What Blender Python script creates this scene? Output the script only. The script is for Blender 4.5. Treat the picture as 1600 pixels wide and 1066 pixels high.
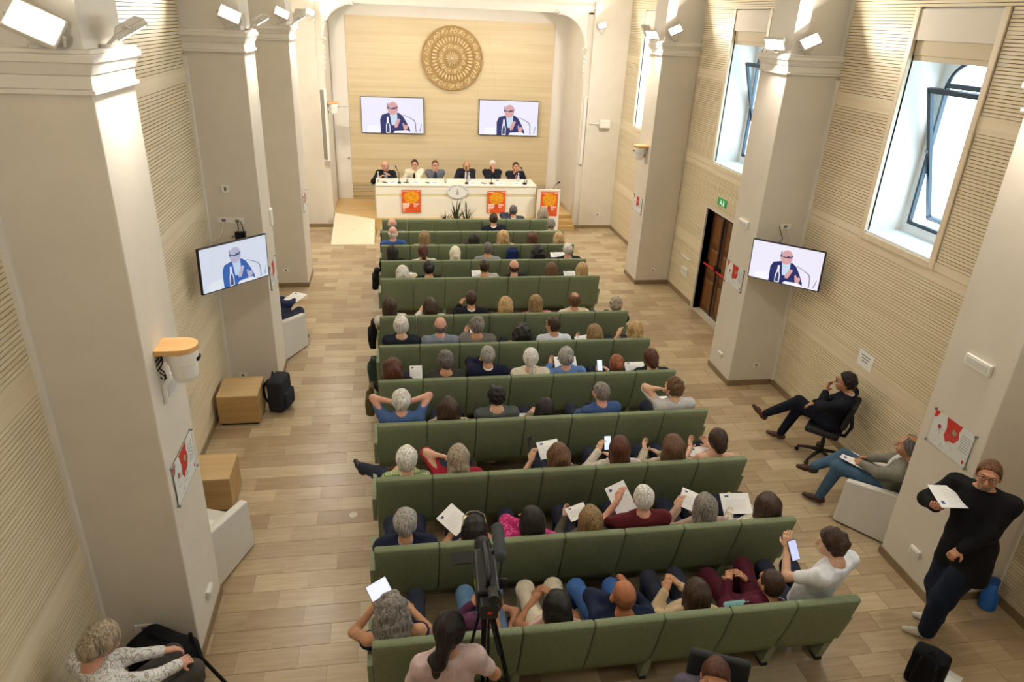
import bpy, math, random
import numpy as np
from mathutils import Vector, Matrix

for _o in list(bpy.data.objects):
    bpy.data.objects.remove(_o)
SC = bpy.context.scene
COL = SC.collection
PI = math.pi

# ------------------------------------------------------------------ camera
CAM = np.array([.2635, 0.0, 5.507])
_pit, _yaw, _rol = np.radians([24.579, 10.261, 2.651])
FPX = 1099.69
_fw = np.array([math.sin(_yaw)*math.cos(_pit), math.cos(_yaw)*math.cos(_pit), -math.sin(_pit)])
_r = np.array([math.cos(_yaw), -math.sin(_yaw), 0]); _u = np.cross(_r, _fw)
_rx = _r*math.cos(_rol) + _u*math.sin(_rol); _up = -_r*math.sin(_rol) + _u*math.cos(_rol)
def ray(px, py): return _fw + _rx*(px-800)/FPX - _up*(py-533)/FPX
def onY(px, py, y): d = ray(px, py); return CAM + d*(y-CAM[1])/d[1]      # point of that view direction on the plane Y=y
def onZ(px, py, z=0.): d = ray(px, py); return CAM + d*(z-CAM[2])/d[2]
def onX(px, py, x): d = ray(px, py); return CAM + d*(x-CAM[0])/d[0]

cd = bpy.data.cameras.new('camera'); cam = bpy.data.objects.new('camera', cd); COL.objects.link(cam)
cd.sensor_width = 36; cd.lens = FPX/1600*36; cd.clip_start = .05; cd.clip_end = 200
cam.matrix_world = Matrix(((_rx[0], _up[0], -_fw[0], CAM[0]), (_rx[1], _up[1], -_fw[1], CAM[1]), (_rx[2], _up[2], -_fw[2], CAM[2]), (0, 0, 0, 1)))
SC.camera = cam

# ------------------------------------------------------------------ world, exposure
SC.view_settings.view_transform = 'Standard'; SC.view_settings.look = 'None'
SC.view_settings.gamma = 1; SC.view_settings.use_curve_mapping = False
SC.view_settings.exposure = 0.06
SKY_STRENGTH = 9.0
FLOOD_W = 46.0
STAGE_FILL_W = 17.0  # power of each light strip added over the stage
wd = bpy.data.worlds.new('sky'); SC.world = wd; wd.use_nodes = True
bg = wd.node_tree.nodes['Background']; bg.inputs[0].default_value = (.70, .86, 1, 1); bg.inputs[1].default_value = SKY_STRENGTH
def portal(name, loc, sx, sy, rot):
    l = bpy.data.lights.new(name, 'AREA'); l.shape = 'RECTANGLE'; l.size = sx; l.size_y = sy; l.cycles.is_portal = True
    o = bpy.data.objects.new(name, l); COL.objects.link(o); o.location = loc; o.rotation_euler = rot
    return o
XR, XW, XL, XLW = 5.783, 6.582, -1.589, -2.339      # pillar faces and panelled walls, right and left
WINDOWS = [(2.30, 3.58), (7.13, 8.41), (12.09, 13.37), (17.15, 18.43)]  # the first window is out of view, added for its daylight
for _a, _b in WINDOWS:
    portal('window_portal', (XW+.62, (_a+_b)/2, 4.4), 2.6, 1.3, (0, PI/2, 0))

# ------------------------------------------------------------------ materials
def lin(c): return c/12.92 if c <= .04045 else ((c+.055)/1.055)**2.4
def hx(s): s = s.lstrip('#'); return tuple(lin(int(s[i:i+2], 16)/255) for i in (0, 2, 4))
MATS = {}
def _base(name):
    m = bpy.data.materials.new(name); m.use_nodes = True
    return m, m.node_tree, m.node_tree.nodes['Principled BSDF']
def N(nt, typ, **kw):
    n = nt.nodes.new(typ)
    for k, v in kw.items():
        if k.startswith('i_'):
            key = k[2:]; key = int(key) if key.isdigit() else key
            n.inputs[key].default_value = v
        else: setattr(n, k, v)
    return n
def mat(name, col, rough=.6, metal=0., var=0., vscale=8., bump=0., bscale=60., emit=0., stretch=(1, 1, 1), alpha=1., trans=0., spec=.5, coat=0.):
    if name in MATS: return MATS[name]
    m, nt, b = _base(name); col = hx(col) if isinstance(col, str) else col
    b.inputs['Base Color'].default_value = (*col, 1); b.inputs['Roughness'].default_value = rough; b.inputs['Metallic'].default_value = metal
    b.inputs['Specular IOR Level'].default_value = spec
    if coat: b.inputs['Coat Weight'].default_value = coat; b.inputs['Coat Roughness'].default_value = .12
    if trans: b.inputs['Transmission Weight'].default_value = trans
    if alpha < 1: b.inputs['Alpha'].default_value = alpha
    if emit: b.inputs['Emission Color'].default_value = (*col, 1); b.inputs['Emission Strength'].default_value = emit
    if var or bump:
        tc = N(nt, 'ShaderNodeTexCoord'); mp = N(nt, 'ShaderNodeMapping'); mp.inputs['Scale'].default_value = stretch
        nt.links.new(tc.outputs['Object'], mp.inputs[0])
        if var:
            no = N(nt, 'ShaderNodeTexNoise'); no.inputs['Scale'].default_value = vscale; no.inputs['Detail'].default_value = 4
            nt.links.new(mp.outputs[0], no.inputs['Vector'])
            r = N(nt, 'ShaderNodeValToRGB'); r.color_ramp.elements[0].position = .3; r.color_ramp.elements[1].position = .7
            r.color_ramp.elements[0].color = (*[c*(1-var) for c in col], 1); r.color_ramp.elements[1].color = (*[min(1, c*(1+var)) for c in col], 1)
            nt.links.new(no.outputs[0], r.inputs[0]); nt.links.new(r.outputs[0], b.inputs['Base Color'])
        if bump:
            n2 = N(nt, 'ShaderNodeTexNoise'); n2.inputs['Scale'].default_value = bscale; n2.inputs['Detail'].default_value = 3
            nt.links.new(mp.outputs[0], n2.inputs['Vector'])
            bp = N(nt, 'ShaderNodeBump'); bp.inputs['Strength'].default_value = bump; bp.inputs['Distance'].default_value = .01
            nt.links.new(n2.outputs[0], bp.inputs['Height']); nt.links.new(bp.outputs[0], b.inputs['Normal'])
    MATS[name] = m; return m
def pattern(name, cols, kind, scale=30., rough=.85):
    """cloth with woven stripes, checks, spots or print, in object space"""
    if name in MATS: return MATS[name]
    m, nt, b = _base(name); cols = [hx(c) for c in cols]; b.inputs['Roughness'].default_value = rough
    tc = N(nt, 'ShaderNodeTexCoord'); L = nt.links.new
    def ramp(src, stops):
        r = N(nt, 'ShaderNodeValToRGB'); r.color_ramp.interpolation = 'CONSTANT'
        while len(r.color_ramp.elements) < len(stops): r.color_ramp.elements.new(.5)
        for e, (p, c) in zip(r.color_ramp.elements, stops): e.position = p; e.color = (*c, 1)
        L(src, r.inputs[0]); return r
    if kind in ('hstripe', 'vstripe', 'check'):
        def w(d):
            v = N(nt, 'ShaderNodeTexWave'); v.wave_type = 'BANDS'; v.bands_direction = d; v.inputs['Scale'].default_value = scale
            v.inputs['Distortion'].default_value = .6; L(tc.outputs['Object'], v.inputs['Vector']); return v
        a = w('X' if kind != 'hstripe' else 'Z'); ra = ramp(a.outputs[1], [(0, cols[0]), (.6, cols[1])])
        if kind == 'check':
            c = w('Z'); rc = ramp(c.outputs[1], [(0, cols[0]), (.8, cols[2])])
            mx = N(nt, 'ShaderNodeMix', data_type='RGBA', blend_type='MULTIPLY'); mx.inputs[0].default_value = 1
            L(ra.outputs[0], mx.inputs[6]); L(rc.outputs[0], mx.inputs[7]); L(mx.outputs[2], b.inputs['Base Color'])
        else: L(ra.outputs[0], b.inputs['Base Color'])
    elif kind == 'spots':
        v = N(nt, 'ShaderNodeTexVoronoi'); v.inputs['Scale'].default_value = scale; L(tc.outputs['Object'], v.inputs['Vector'])
        r = ramp(v.outputs['Distance'], [(0, cols[1]), (.38, cols[0])]); L(r.outputs[0], b.inputs['Base Color'])
    else:
        v = N(nt, 'ShaderNodeTexNoise'); v.inputs['Scale'].default_value = scale; v.inputs['Detail'].default_value = 3; v.inputs['Distortion'].default_value = 1.5
        L(tc.outputs['Object'], v.inputs['Vector'])
        n = len(cols); r = ramp(v.outputs[0], [(0, cols[0])] + [(.42+.16*i/max(1, n-1), cols[i]) for i in range(1, n)]); L(r.outputs[0], b.inputs['Base Color'])
    MATS[name] = m; return m
def wood(name, c1, c2, rough=.5, scale=3., axis=1, fine=40.):
    """pale veneer: long streaks along one axis"""
    if name in MATS: return MATS[name]
    m, nt, b = _base(name); b.inputs['Roughness'].default_value = rough; L = nt.links.new
    tc = N(nt, 'ShaderNodeTexCoord'); mp = N(nt, 'ShaderNodeMapping'); s = [fine]*3; s[axis] = scale; mp.inputs['Scale'].default_value = s
    L(tc.outputs['Object'], mp.inputs[0]); no = N(nt, 'ShaderNodeTexNoise'); no.inputs['Scale'].default_value = .35; no.inputs['Detail'].default_value = 5
    L(mp.outputs[0], no.inputs['Vector']); r = N(nt, 'ShaderNodeValToRGB'); r.color_ramp.elements[0].position = .32; r.color_ramp.elements[1].position = .68
    r.color_ramp.elements[0].color = (*hx(c1), 1); r.color_ramp.elements[1].color = (*hx(c2), 1); L(no.outputs[0], r.inputs[0]); L(r.outputs[0], b.inputs['Base Color'])
    MATS[name] = m; return m
def tile_mat():
    m, nt, b = _base('wood_look_tile'); L = nt.links.new
    oi = N(nt, 'ShaderNodeObjectInfo'); geo = N(nt, 'ShaderNodeNewGeometry'); tc = N(nt, 'ShaderNodeTexCoord')
    add = N(nt, 'ShaderNodeMath', operation='ADD'); L(oi.outputs['Random'], add.inputs[0]); L(geo.outputs['Random Per Island'], add.inputs[1])
    fr = N(nt, 'ShaderNodeMath', operation='FRACT'); L(add.outputs[0], fr.inputs[0])
    mp = N(nt, 'ShaderNodeMapping'); mp.inputs['Scale'].default_value = (1.2, 14, 1); L(geo.outputs['Position'], mp.inputs[0])
    sc = N(nt, 'ShaderNodeVectorMath', operation='ADD'); cb = N(nt, 'ShaderNodeCombineXYZ'); mu = N(nt, 'ShaderNodeMath', operation='MULTIPLY'); mu.inputs[1].default_value = 37
    L(fr.outputs[0], mu.inputs[0]); L(mu.outputs[0], cb.inputs[0]); L(mu.outputs[0], cb.inputs[1]); L(mp.outputs[0], sc.inputs[0]); L(cb.outputs[0], sc.inputs[1])
    no = N(nt, 'ShaderNodeTexNoise'); no.inputs['Scale'].default_value = 1.6; no.inputs['Detail'].default_value = 6; no.inputs['Roughness'].default_value = .62; L(sc.outputs[0], no.inputs['Vector'])
    r1 = N(nt, 'ShaderNodeValToRGB'); r1.color_ramp.elements[0].color = (*hx(TILE[0]), 1); r1.color_ramp.elements[1].color = (*hx(TILE[1]), 1); L(fr.outputs[0], r1.inputs[0])
    r2 = N(nt, 'ShaderNodeValToRGB'); r2.color_ramp.elements[0].position = .3; r2.color_ramp.elements[1].position = .72
    r2.color_ramp.elements[0].color = (.80, .78, .75, 1); r2.color_ramp.elements[1].color = (1.08, 1.08, 1.08, 1); L(no.outputs[0], r2.inputs[0])
    mx = N(nt, 'ShaderNodeMix', data_type='RGBA', blend_type='MULTIPLY'); mx.inputs[0].default_value = 1; L(r1.outputs[0], mx.inputs[6]); L(r2.outputs[0], mx.inputs[7]); L(mx.outputs[2], b.inputs['Base Color'])
    b.inputs['Roughness'].default_value = .26; b.inputs['Specular IOR Level'].default_value = .45
    MATS['wood_look_tile'] = m; return m
def glassmat(name, tint, refl=.06):
    if name in MATS: return MATS[name]
    m = bpy.data.materials.new(name); m.use_nodes = True; nt = m.node_tree; nt.nodes.clear(); L = nt.links.new
    o = N(nt, 'ShaderNodeOutputMaterial'); t = N(nt, 'ShaderNodeBsdfTransparent'); t.inputs[0].default_value = (*hx(tint), 1); g = N(nt, 'ShaderNodeBsdfGlossy'); g.inputs['Roughness'].default_value = .03
    x = N(nt, 'ShaderNodeMixShader'); x.inputs[0].default_value = refl; L(t.outputs[0], x.inputs[1]); L(g.outputs[0], x.inputs[2]); L(x.outputs[0], o.inputs[0]); MATS[name] = m; return m
TILE = ('#a99274', '#cbb999')
def hairmat(c1, c2=None, name=None):
    c2 = c2 or c1; name = name or 'hair_%s_%s' % (c1, c2)
    if name in MATS: return MATS[name]
    m, nt, b = _base(name); L = nt.links.new; b.inputs['Roughness'].default_value = .5; b.inputs['Specular IOR Level'].default_value = .35
    tc = N(nt, 'ShaderNodeTexCoord'); mp = N(nt, 'ShaderNodeMapping'); mp.inputs['Scale'].default_value = (70, 70, 9); L(tc.outputs['Object'], mp.inputs[0])
    no = N(nt, 'ShaderNodeTexNoise'); no.inputs['Scale'].default_value = 1.; no.inputs['Detail'].default_value = 4; no.inputs['Distortion'].default_value = .8; L(mp.outputs[0], no.inputs['Vector'])
    a, c = hx(c1), hx(c2); r = N(nt, 'ShaderNodeValToRGB'); r.color_ramp.elements[0].position = .33; r.color_ramp.elements[1].position = .67
    r.color_ramp.elements[0].color = (*[x*.62 for x in a], 1); r.color_ramp.elements[1].color = (*[min(1, x*1.25) for x in c], 1); L(no.outputs[0], r.inputs[0]); L(r.outputs[0], b.inputs['Base Color'])
    bp = N(nt, 'ShaderNodeBump'); bp.inputs['Strength'].default_value = .5; bp.inputs['Distance'].default_value = .01; L(no.outputs[0], bp.inputs['Height']); L(bp.outputs[0], b.inputs['Normal'])
    MATS[name] = m; return m
def cloth(c, rough=.85): return mat('cloth_'+c.strip('#'), c, rough, var=.14, vscale=14, bump=.35, bscale=55, spec=.2)
def skinm(c): return mat('skin_'+c.strip('#'), c, .5, var=.07, vscale=20, spec=.35)

# ------------------------------------------------------------------ mesh building
class MB:
    def __init__(s): s.v = []; s.f = []; s.m = []
    def add(s, v, f, mi=0):
        b = len(s.v); s.v += [tuple(p) for p in v]; s.f += [tuple(i+b for i in q) for q in f]; s.m += [mi]*len(f); return s
    def box(s, x0, x1, y0, y1, z0, z1, mi=0):
        return s.add([(x0, y0, z0), (x1, y0, z0), (x1, y1, z0), (x0, y1, z0), (x0, y0, z1), (x1, y0, z1), (x1, y1, z1), (x0, y1, z1)],
                     [(0, 3, 2, 1), (4, 5, 6, 7), (0, 1, 5, 4), (1, 2, 6, 5), (2, 3, 7, 6), (3, 0, 4, 7)], mi)
    def obox(s, c, h, R=None, mi=0):
        R = np.eye(3) if R is None else np.array(R); c = np.array(c)
        P = [c + R@(np.array(k)*np.array(h)) for k in ((-1, -1, -1), (1, -1, -1), (1, 1, -1), (-1, 1, -1), (-1, -1, 1), (1, -1, 1), (1, 1, 1), (-1, 1, 1))]
        return s.add(P, [(0, 3, 2, 1), (4, 5, 6, 7), (0, 1, 5, 4), (1, 2, 6, 5), (2, 3, 7, 6), (3, 0, 4, 7)], mi)
    def frus(s, a, b, z0, z1, mi=0):
        """rectangle a=(x0,x1,y0,y1) at z0 to rectangle b at z1"""
        return s.add([(a[0], a[2], z0), (a[1], a[2], z0), (a[1], a[3], z0), (a[0], a[3], z0), (b[0], b[2], z1), (b[1], b[2], z1), (b[1], b[3], z1), (b[0], b[3], z1)],
                     [(0, 3, 2, 1), (4, 5, 6, 7), (0, 1, 5, 4), (1, 2, 6, 5), (2, 3, 7, 6), (3, 0, 4, 7)], mi)
    def prism(s, pts, O, U, V, W, d0, d1, mi=0):
        """outline pts (u,v) in the plane O+u*U+v*V pushed from d0 to d1 along W"""
        O, U, V, W = map(np.array, (O, U, V, W)); n = len(pts)
        P = [O+U*a+V*b+W*d0 for a, b in pts] + [O+U*a+V*b+W*d1 for a, b in pts]
        return s.add(P, [tuple(range(n))[::-1], tuple(range(n, 2*n))] + [(i, (i+1) % n, n+(i+1) % n, n+i) for i in range(n)], mi)
    def tube(s, pts, r, n=8, mi=0, cap=True):
        pts = [np.array(p, float) for p in pts]; rs = r if hasattr(r, '__len__') else [r]*len(pts); V = []; F = []
        for i, p in enumerate(pts):
            d = pts[min(i+1, len(pts)-1)] - pts[max(i-1, 0)]; d /= np.linalg.norm(d)+1e-9
            a = np.cross(d, (0, 0, 1) if abs(d[2]) < .9 else (1, 0, 0)); a /= np.linalg.norm(a); b = np.cross(d, a)
            V += [p + rs[i]*(math.cos(2*PI*k/n)*a + math.sin(2*PI*k/n)*b) for k in range(n)]
        for i in range(len(pts)-1):
            F += [(i*n+k, i*n+(k+1) % n, (i+1)*n+(k+1) % n, (i+1)*n+k) for k in range(n)]
        if cap: F += [tuple(range(n))[::-1], tuple(range((len(pts)-1)*n, len(pts)*n))]
        return s.add(V, F, mi)
    def lathe(s, prof, c=(0, 0, 0), n=16, A=(0, 0, 1), mi=0):
        A = np.array(A, float); A /= np.linalg.norm(A); a = np.cross(A, (0, 0, 1) if abs(A[2]) < .9 else (1, 0, 0)); a /= np.linalg.norm(a); b = np.cross(A, a); c = np.array(c)
        return s.tube_prof([(c + A*z, r) for r, z in prof], a, b, n, mi)
    def tube_prof(s, pr, a, b, n, mi):
        V = []; F = []
        for p, r in pr: V += [p + r*(math.cos(2*PI*k/n)*a + math.sin(2*PI*k/n)*b) for k in range(n)]
        for i in range(len(pr)-1): F += [(i*n+k, i*n+(k+1) % n, (i+1)*n+(k+1) % n, (i+1)*n+k) for k in range(n)]
        F += [tuple(range(n))[::-1], tuple(range((len(pr)-1)*n, len(pr)*n))]
        return s.add(V, F, mi)
    def mesh(s, name, mats):
        me = bpy.data.meshes.new(name); me.from_pydata(s.v, [], s.f)
        for m in (mats if isinstance(mats, (list, tuple)) else [mats]): me.materials.append(m)
        if any(s.m): me.polygons.foreach_set('material_index', s.m)
        me.update(); return me
    def build(s, name, mats, parent=None, smooth=False, bevel=0., loc=None):
        me = s.mesh(name, mats); o = bpy.data.objects.new(name, me); COL.objects.link(o)
        if parent is not None: o.parent = parent
        if loc is not None: o.location = loc
        if smooth: me.polygons.foreach_set('use_smooth', [True]*len(me.polygons))
        if bevel:
            md = o.modifiers.new('bevel', 'BEVEL'); md.width = bevel; md.segments = 2; md.limit_method = 'ANGLE'; md.angle_limit = .6
        return o
def fix_normals(o):
    import bmesh
    bm = bmesh.new(); bm.from_mesh(o.data); bmesh.ops.recalc_face_normals(bm, faces=bm.faces); bm.to_mesh(o.data); bm.free()
def tag(o, label=None, cat=None, group=None, kind=None):
    if label: o['label'] = label
    if cat: o['category'] = cat
    if group: o['group'] = group
    if kind: o['kind'] = kind
    return o
def thing(name, label, cat, loc=(0, 0, 0), rz=0., group=None, kind=None):
    o = bpy.data.objects.new(name, None); COL.objects.link(o); o.empty_display_size = .05
    o.location = loc; o.rotation_euler = (0, 0, rz); return tag(o, label, cat, group, kind)
def struct(o, label=None): o['kind'] = 'structure'; return tag(o, label) if label else o
def copy_tree(o, parent=None):
    c = o.copy(); COL.objects.link(c)
    if parent is not None: c.parent = parent
    for ch in list(o.children): copy_tree(ch, c)
    return c
def Rz(a): c, s = math.cos(a), math.sin(a); return np.array([[c, -s, 0], [s, c, 0], [0, 0, 1.]])
def Rx(a): c, s = math.cos(a), math.sin(a); return np.array([[1, 0, 0], [0, c, -s], [0, s, c]])
def Ry(a): c, s = math.cos(a), math.sin(a); return np.array([[c, 0, s], [0, 1, 0], [-s, 0, c]])
def nrm(v): v = np.array(v, float); return v/(np.linalg.norm(v)+1e-9)
# ================================================================== THE HALL
PLASTER = mat('warm_plaster', '#dcd4c7', .8, var=.03, vscale=3, bump=.12, bscale=90)
WHITE = mat('white_plaster', '#e6e1d8', .8, var=.02, vscale=2)
SLAT = wood('pale_maple', '#dac9a8', '#e7dabd', .5, 1.2, 1, 60)
BAND = wood('pale_maple_band', '#dccbab', '#e8dcc2', .45, 1.2, 1, 40)
GROOVE = mat('groove_backing_brown', '#43331f', .9)  # dark brown backing board behind slats and grille bars
BASEB = mat('tile_skirting', '#8c7759', .45, var=.1, vscale=6)
Y0, Y1 = -3.6, 21.8
ZTOP = 6.5
tile = tile_mat(); GROUT = mat('pale_grout', '#c9bda8', .8)
fl = struct(MB().box(XLW-.7, XW+.7, Y0-.2, Y1+.2, -.2, -.004).build('floor', GROUT), 'wood-look stone tile floor of the hall')
TW, TD = .551, .2525
def tile_proto(x0, x1):
    return MB().frus((x0, x1, -TD/2+.0015, TD/2-.0015), (x0+.001, x1-.001, -TD/2+.0025, TD/2-.0025), -.004, .0005)
_full = tile_proto(-TW/2+.0015, TW/2-.0015).mesh('tile', tile)
cells = []
nj = int((19.95-Y0)/TD)+1
for j in range(nj):
    yc = 4.963*1.0+.387 + (j-40)*TD + 0.0
    yc = 5.350 - TD/2 + (j-36)*TD
    if yc < Y0 or yc > 19.9: continue
    off = (-.449 if j % 2 == 0 else -.449+TW/2)
    for i in range(-6, 16):
        xa = off+i*TW; xb = xa+TW
        if xb < XLW+.02 or xa > XW-.02: continue
        xc = (max(xa, XLW)+min(xb, XW))/2
        d = np.array([xc, yc, 0])-CAM; zz = d@_fw; u = 800+FPX*(d@_rx)/zz if zz > .1 else -9e3; v = 533-FPX*(d@_up)/zz if zz > .1 else -9e3
        seen = zz > 1 and -20 < u < 1620 and -20 < v < 1086 and not (-.02 < xc < 4.25 and yc > 4.5) and not (xc > XR and yc < 5.7) 
        cells.append((0 if seen else 1, zz, xa, xb, yc, seen))
cells.sort(key=lambda c: (c[0], c[1]))
rest = MB()
for n, (_, _, xa, xb, yc, seen) in enumerate(cells):
    a, b = max(xa, XLW+.01), min(xb, XW-.01)
    if n < 300:
        if b-a > TW-.01: o = bpy.data.objects.new('tile', _full); COL.objects.link(o)
        else: o = tile_proto(a-(xa+xb)/2, b-(xa+xb)/2).build('tile', tile)
        o.location = ((xa+xb)/2, yc, 0); o.parent = fl
    else:
        p = tile_proto(a, b); rest.add([(x, y+yc, z) for x, y, z in p.v], p.f)
tag(rest.build('tile_field', tile, fl), kind='stuff')

# ---- side walls with window and door openings
def holed(mb, x0, x1, y0, y1, z0, z1, holes):
    ys = sorted({y0, y1, *[h[0] for h in holes], *[h[1] for h in holes]}); zs = sorted({z0, z1, *[h[2] for h in holes], *[h[3] for h in holes]})
    for a, b in zip(ys, ys[1:]):
        for c, d in zip(zs, zs[1:]):
            if not any(h[0] <= (a+b)/2 <= h[1] and h[2] <= (c+d)/2 <= h[3] for h in holes): mb.box(x0, x1, a, b, c, d)
    return mb
WZ0, WZ1, WZP = 3.08, 5.48, 5.82
DOOR = (12.10, 13.32, 0, 2.19)
wholes = [(a, b, WZ0, WZ1) for a, b in WINDOWS]
wall_right = struct(holed(MB(), XW+.03, XW+.66, Y0, Y1, 0, ZTOP, wholes+[DOOR]).build('wall_right', WHITE), 'right wall of grooved pale wood panels with tall windows')
wall_left = struct(MB().box(XLW-.66, XLW-.03, Y0, Y1, 0, ZTOP).build('wall_left', WHITE), 'left wall of grooved pale wood panels')
struct(MB().box(XLW-.7, XW+.7, Y0-.3, Y0, 0, 9).build('wall_back', PLASTER), 'plain wall behind the viewer')

GZ = [(.10, 1.21), (1.47, 2.87), (3.11, 4.58), (4.77, 6.30)]
BZ = [(1.21, 1.47), (2.87, 3.11), (4.58, 4.77), (6.30, ZTOP)]
PITCH, GAP = .0385, .0068
def panel(par, xf, sgn, y0, y1, z0, z1):
    """grooved board: dark backing, real slats standing proud; xf is the wall face, sgn points into the wall"""
    m = MB(); m.box(min(xf+sgn*.011, xf+sgn*.03), max(xf+sgn*.011, xf+sgn*.03), y0, y1, z0, z1, 1)
    n = max(1, round((z1-z0)/PITCH)); p = (z1-z0)/n
    for i in range(n): m.box(min(xf, xf+sgn*.013), max(xf, xf+sgn*.013), y0, y1, z0+i*p+(GAP/2), z0+(i+1)*p-(GAP/2), 0)
    # solid end strips
    for ya, yb in ((y0, y0+.012), (y1-.012, y1)): m.box(min(xf, xf+sgn*.013), max(xf, xf+sgn*.013), ya, yb, z0, z1, 0)
    return m.build('acoustic_panel', [SLAT, GROOVE], par)
def band(par, xf, sgn, y0, y1, z0, z1):
    return MB().box(min(xf-sgn*.001, xf+sgn*.03), max(xf-sgn*.001, xf+sgn*.03), y0+.002, y1-.002, z0+.002, z1-.002).build('band_board', BAND, par)
def bays(par, xf, sgn, spans, holes):
    for y0, y1 in spans:
        hs = [h for h in holes if h[0] < y1 and h[1] > y0]
        for kind, zr in (('g', GZ), ('b', BZ)):
            for z0, z1 in zr:
                cuts = [(h[0], h[1], max(h[2], z0), min(h[3], z1)) for h in hs if h[2] < z1 and h[3] > z0]
                zs = sorted({z0, z1, *[c[2] for c in cuts], *[c[3] for c in cuts]})
                for a, b in zip(zs, zs[1:]):
                    if b-a < .03: continue
                    segs = [(y0, y1)]
                    for c in cuts:
                        if c[2] <= (a+b)/2 <= c[3]:
                            segs = [q for s in segs for q in ((s[0], min(s[1], c[0])), (max(s[0], c[1]), s[1])) if q[1]-q[0] > .02]
                    for s in segs: (panel if kind == 'g' else band)(par, xf, sgn, *s, a, b)
CR = [(-.1, .70), (4.878, 5.675), (9.796, 10.59), (14.80, 15.585), (19.55, 20.4)]      # pillars along the right wall
CLF = [(.15, .95), (5.061, 5.89), (10.33, 11.16), (14.96, 15.96), (19.75, 20.6)]
TR = .085       # window surround
wh = [(a-TR, b+TR, WZ0-TR, WZP+.02) for a, b in WINDOWS]
dh = (DOOR[0]-.05, DOOR[1]+.05, 0, DOOR[3]+.05)
def spans(cs): return [(Y0+.01, cs[0][0])] + [(a[1], b[0]) for a, b in zip(cs, cs[1:])]
bays(wall_right, XW, 1, spans(CR), wh+[dh])
bays(wall_left, XLW, -1, spans(CLF), [])
for side, cs, xa, xb in (('right', CR, XW-.014, XW+.01), ('left', CLF, XLW-.01, XLW+.014)):
    bb = MB()
    for y0, y1 in spans(cs):
        if side == 'right' and y0 < DOOR[0] < y1: bb.box(xa, xb, y0, DOOR[0]-.05, 0, .10); bb.box(xa, xb, DOOR[1]+.05, y1, 0, .10)
        else: bb.box(xa, xb, y0, y1, 0, .10)
    struct(bb.build('baseboard_'+side, BASEB), 'brown tile skirting along the %s wall' % side)

# ---- windows
DARK = mat('slate_blue_frame', '#2c3a47', .45); TRIMW = wood('pale_maple_trim', '#d9c9ab', '#e4d6bb', .45, 1.2, 2, 40)
GLASS = glassmat('window_glass', '#eef7fa')
REVEAL = mat('white_reveal', '#e4e8ea', .8, var=.02); SHADE = mat('roller_blind', '#cdbfa3', .8)
for k, (a, b) in enumerate(WINDOWS):
    w = thing('window_%d' % (k+1), None, None); struct(w, ['added unseen tall window nearest the viewer on the right wall', 'tall window above the office chair, its dark sash tilted open', 'tall window above the brown exit door', 'tall narrow window nearest the stage'][k])
    m = MB()
    for y0, y1, z0, z1 in ((a-TR, a, WZ0-TR, WZP+.02), (b, b+TR, WZ0-TR, WZP+.02), (a, b, WZ0-TR, WZ0)): m.box(XW-.022, XW+.06, y0, y1, z0, z1)
    m.build('surround', TRIMW, w, bevel=.006)
    MB().box(XW-.004, XW+.03, a, b, WZ1, WZP).build('head_panel', PLASTER, w)
    MB().box(XW+.035, XW+.10, a, b, WZ1-.17, WZ1).box(XW+.045, XW+.07, a, b, WZ1-.23, WZ1-.17).build('roller_blind', SHADE, w, bevel=.008)
    MB().box(XW+.0, XW+.655, a+.001, b-.001, WZ0+.001, WZ0+.03).build('sill', REVEAL, w)
    xf = XW+.555; cy = (a+b)/2; zs = 4.98; r = (b-a)/2-.10
    m = MB(); m.box(xf-.03, xf+.03, a, a+.05+.05, WZ0+.03, zs); m.box(xf-.03, xf+.03, b-.10, b, WZ0+.03, zs); m.build('jamb_infill', REVEAL, w)
    arc = [(r*math.cos(PI*i/16), r*math.sin(PI*i/16)*.62) for i in range(17)]
    out = [(b-cy, 0.), *[(p, q) for p, q in arc][:0]]
    pts = arc + [(-r-.10, 0), (-r-.10, WZ1-zs), (r+.10, WZ1-zs), (r+.10, 0)]
    MB().prism(pts, (xf, cy, zs), (0, 1, 0), (0, 0, 1), (1, 0, 0), -.03, .03).build('arched_infill', REVEAL, w)
    m = MB(); fy0, fy1 = cy-r, cy+r
    for y0, y1, z0, z1 in ((fy0, fy0+.035, 3.26, zs), (fy1-.035, fy1, 3.26, zs), (fy0, fy1, 3.23, 3.275), (fy0, fy1, zs-.03, zs+.03)): m.box(xf-.045, xf+.01, y0, y1, z0, z1)
    m.tube([(xf-.02, cy+p*.97, zs+q*.97) for p, q in arc], .024, 6); m.build('fixed_frame', DARK, w)
    MB().box(xf-.03, xf+.03, fy0, fy1, WZ0+.03, 3.23).build('apron', REVEAL, w)
    MB().prism(arc, (xf-.012, cy, zs), (0, 1, 0), (0, 0, 1), (1, 0, 0), 0, .006).build('fanlight_pane', GLASS, w)
    # centre-pivot sash, top leaning into the room
    th = -math.radians(17); R = Ry(th); c = np.array([xf-.02, cy, 4.12]); hh = .84; ww = r-.045
    sash = MB()
    for yy, zz, hy, hz in ((-ww, 0, .03, hh), (ww, 0, .03, hh), (0, hh, ww+.03, .03), (0, -hh, ww+.03, .03)): sash.obox(c+R@np.array([0, yy, zz]), (.022, hy, hz), R)
    so = sash.build('sash', DARK, w); MB().obox(c, (.004, ww-.02, hh-.02), R).build('pane', GLASS, so)
    MB().lathe([(.012, -.03), (.028, -.025), (.028, .025), (.012, .03)], c+np.array([-.02, ww+.03, .06]), 10, (0, 1, 0)).build('pivot', mat('steel', '#9aa0a4', .3, 1.), so)

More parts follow.
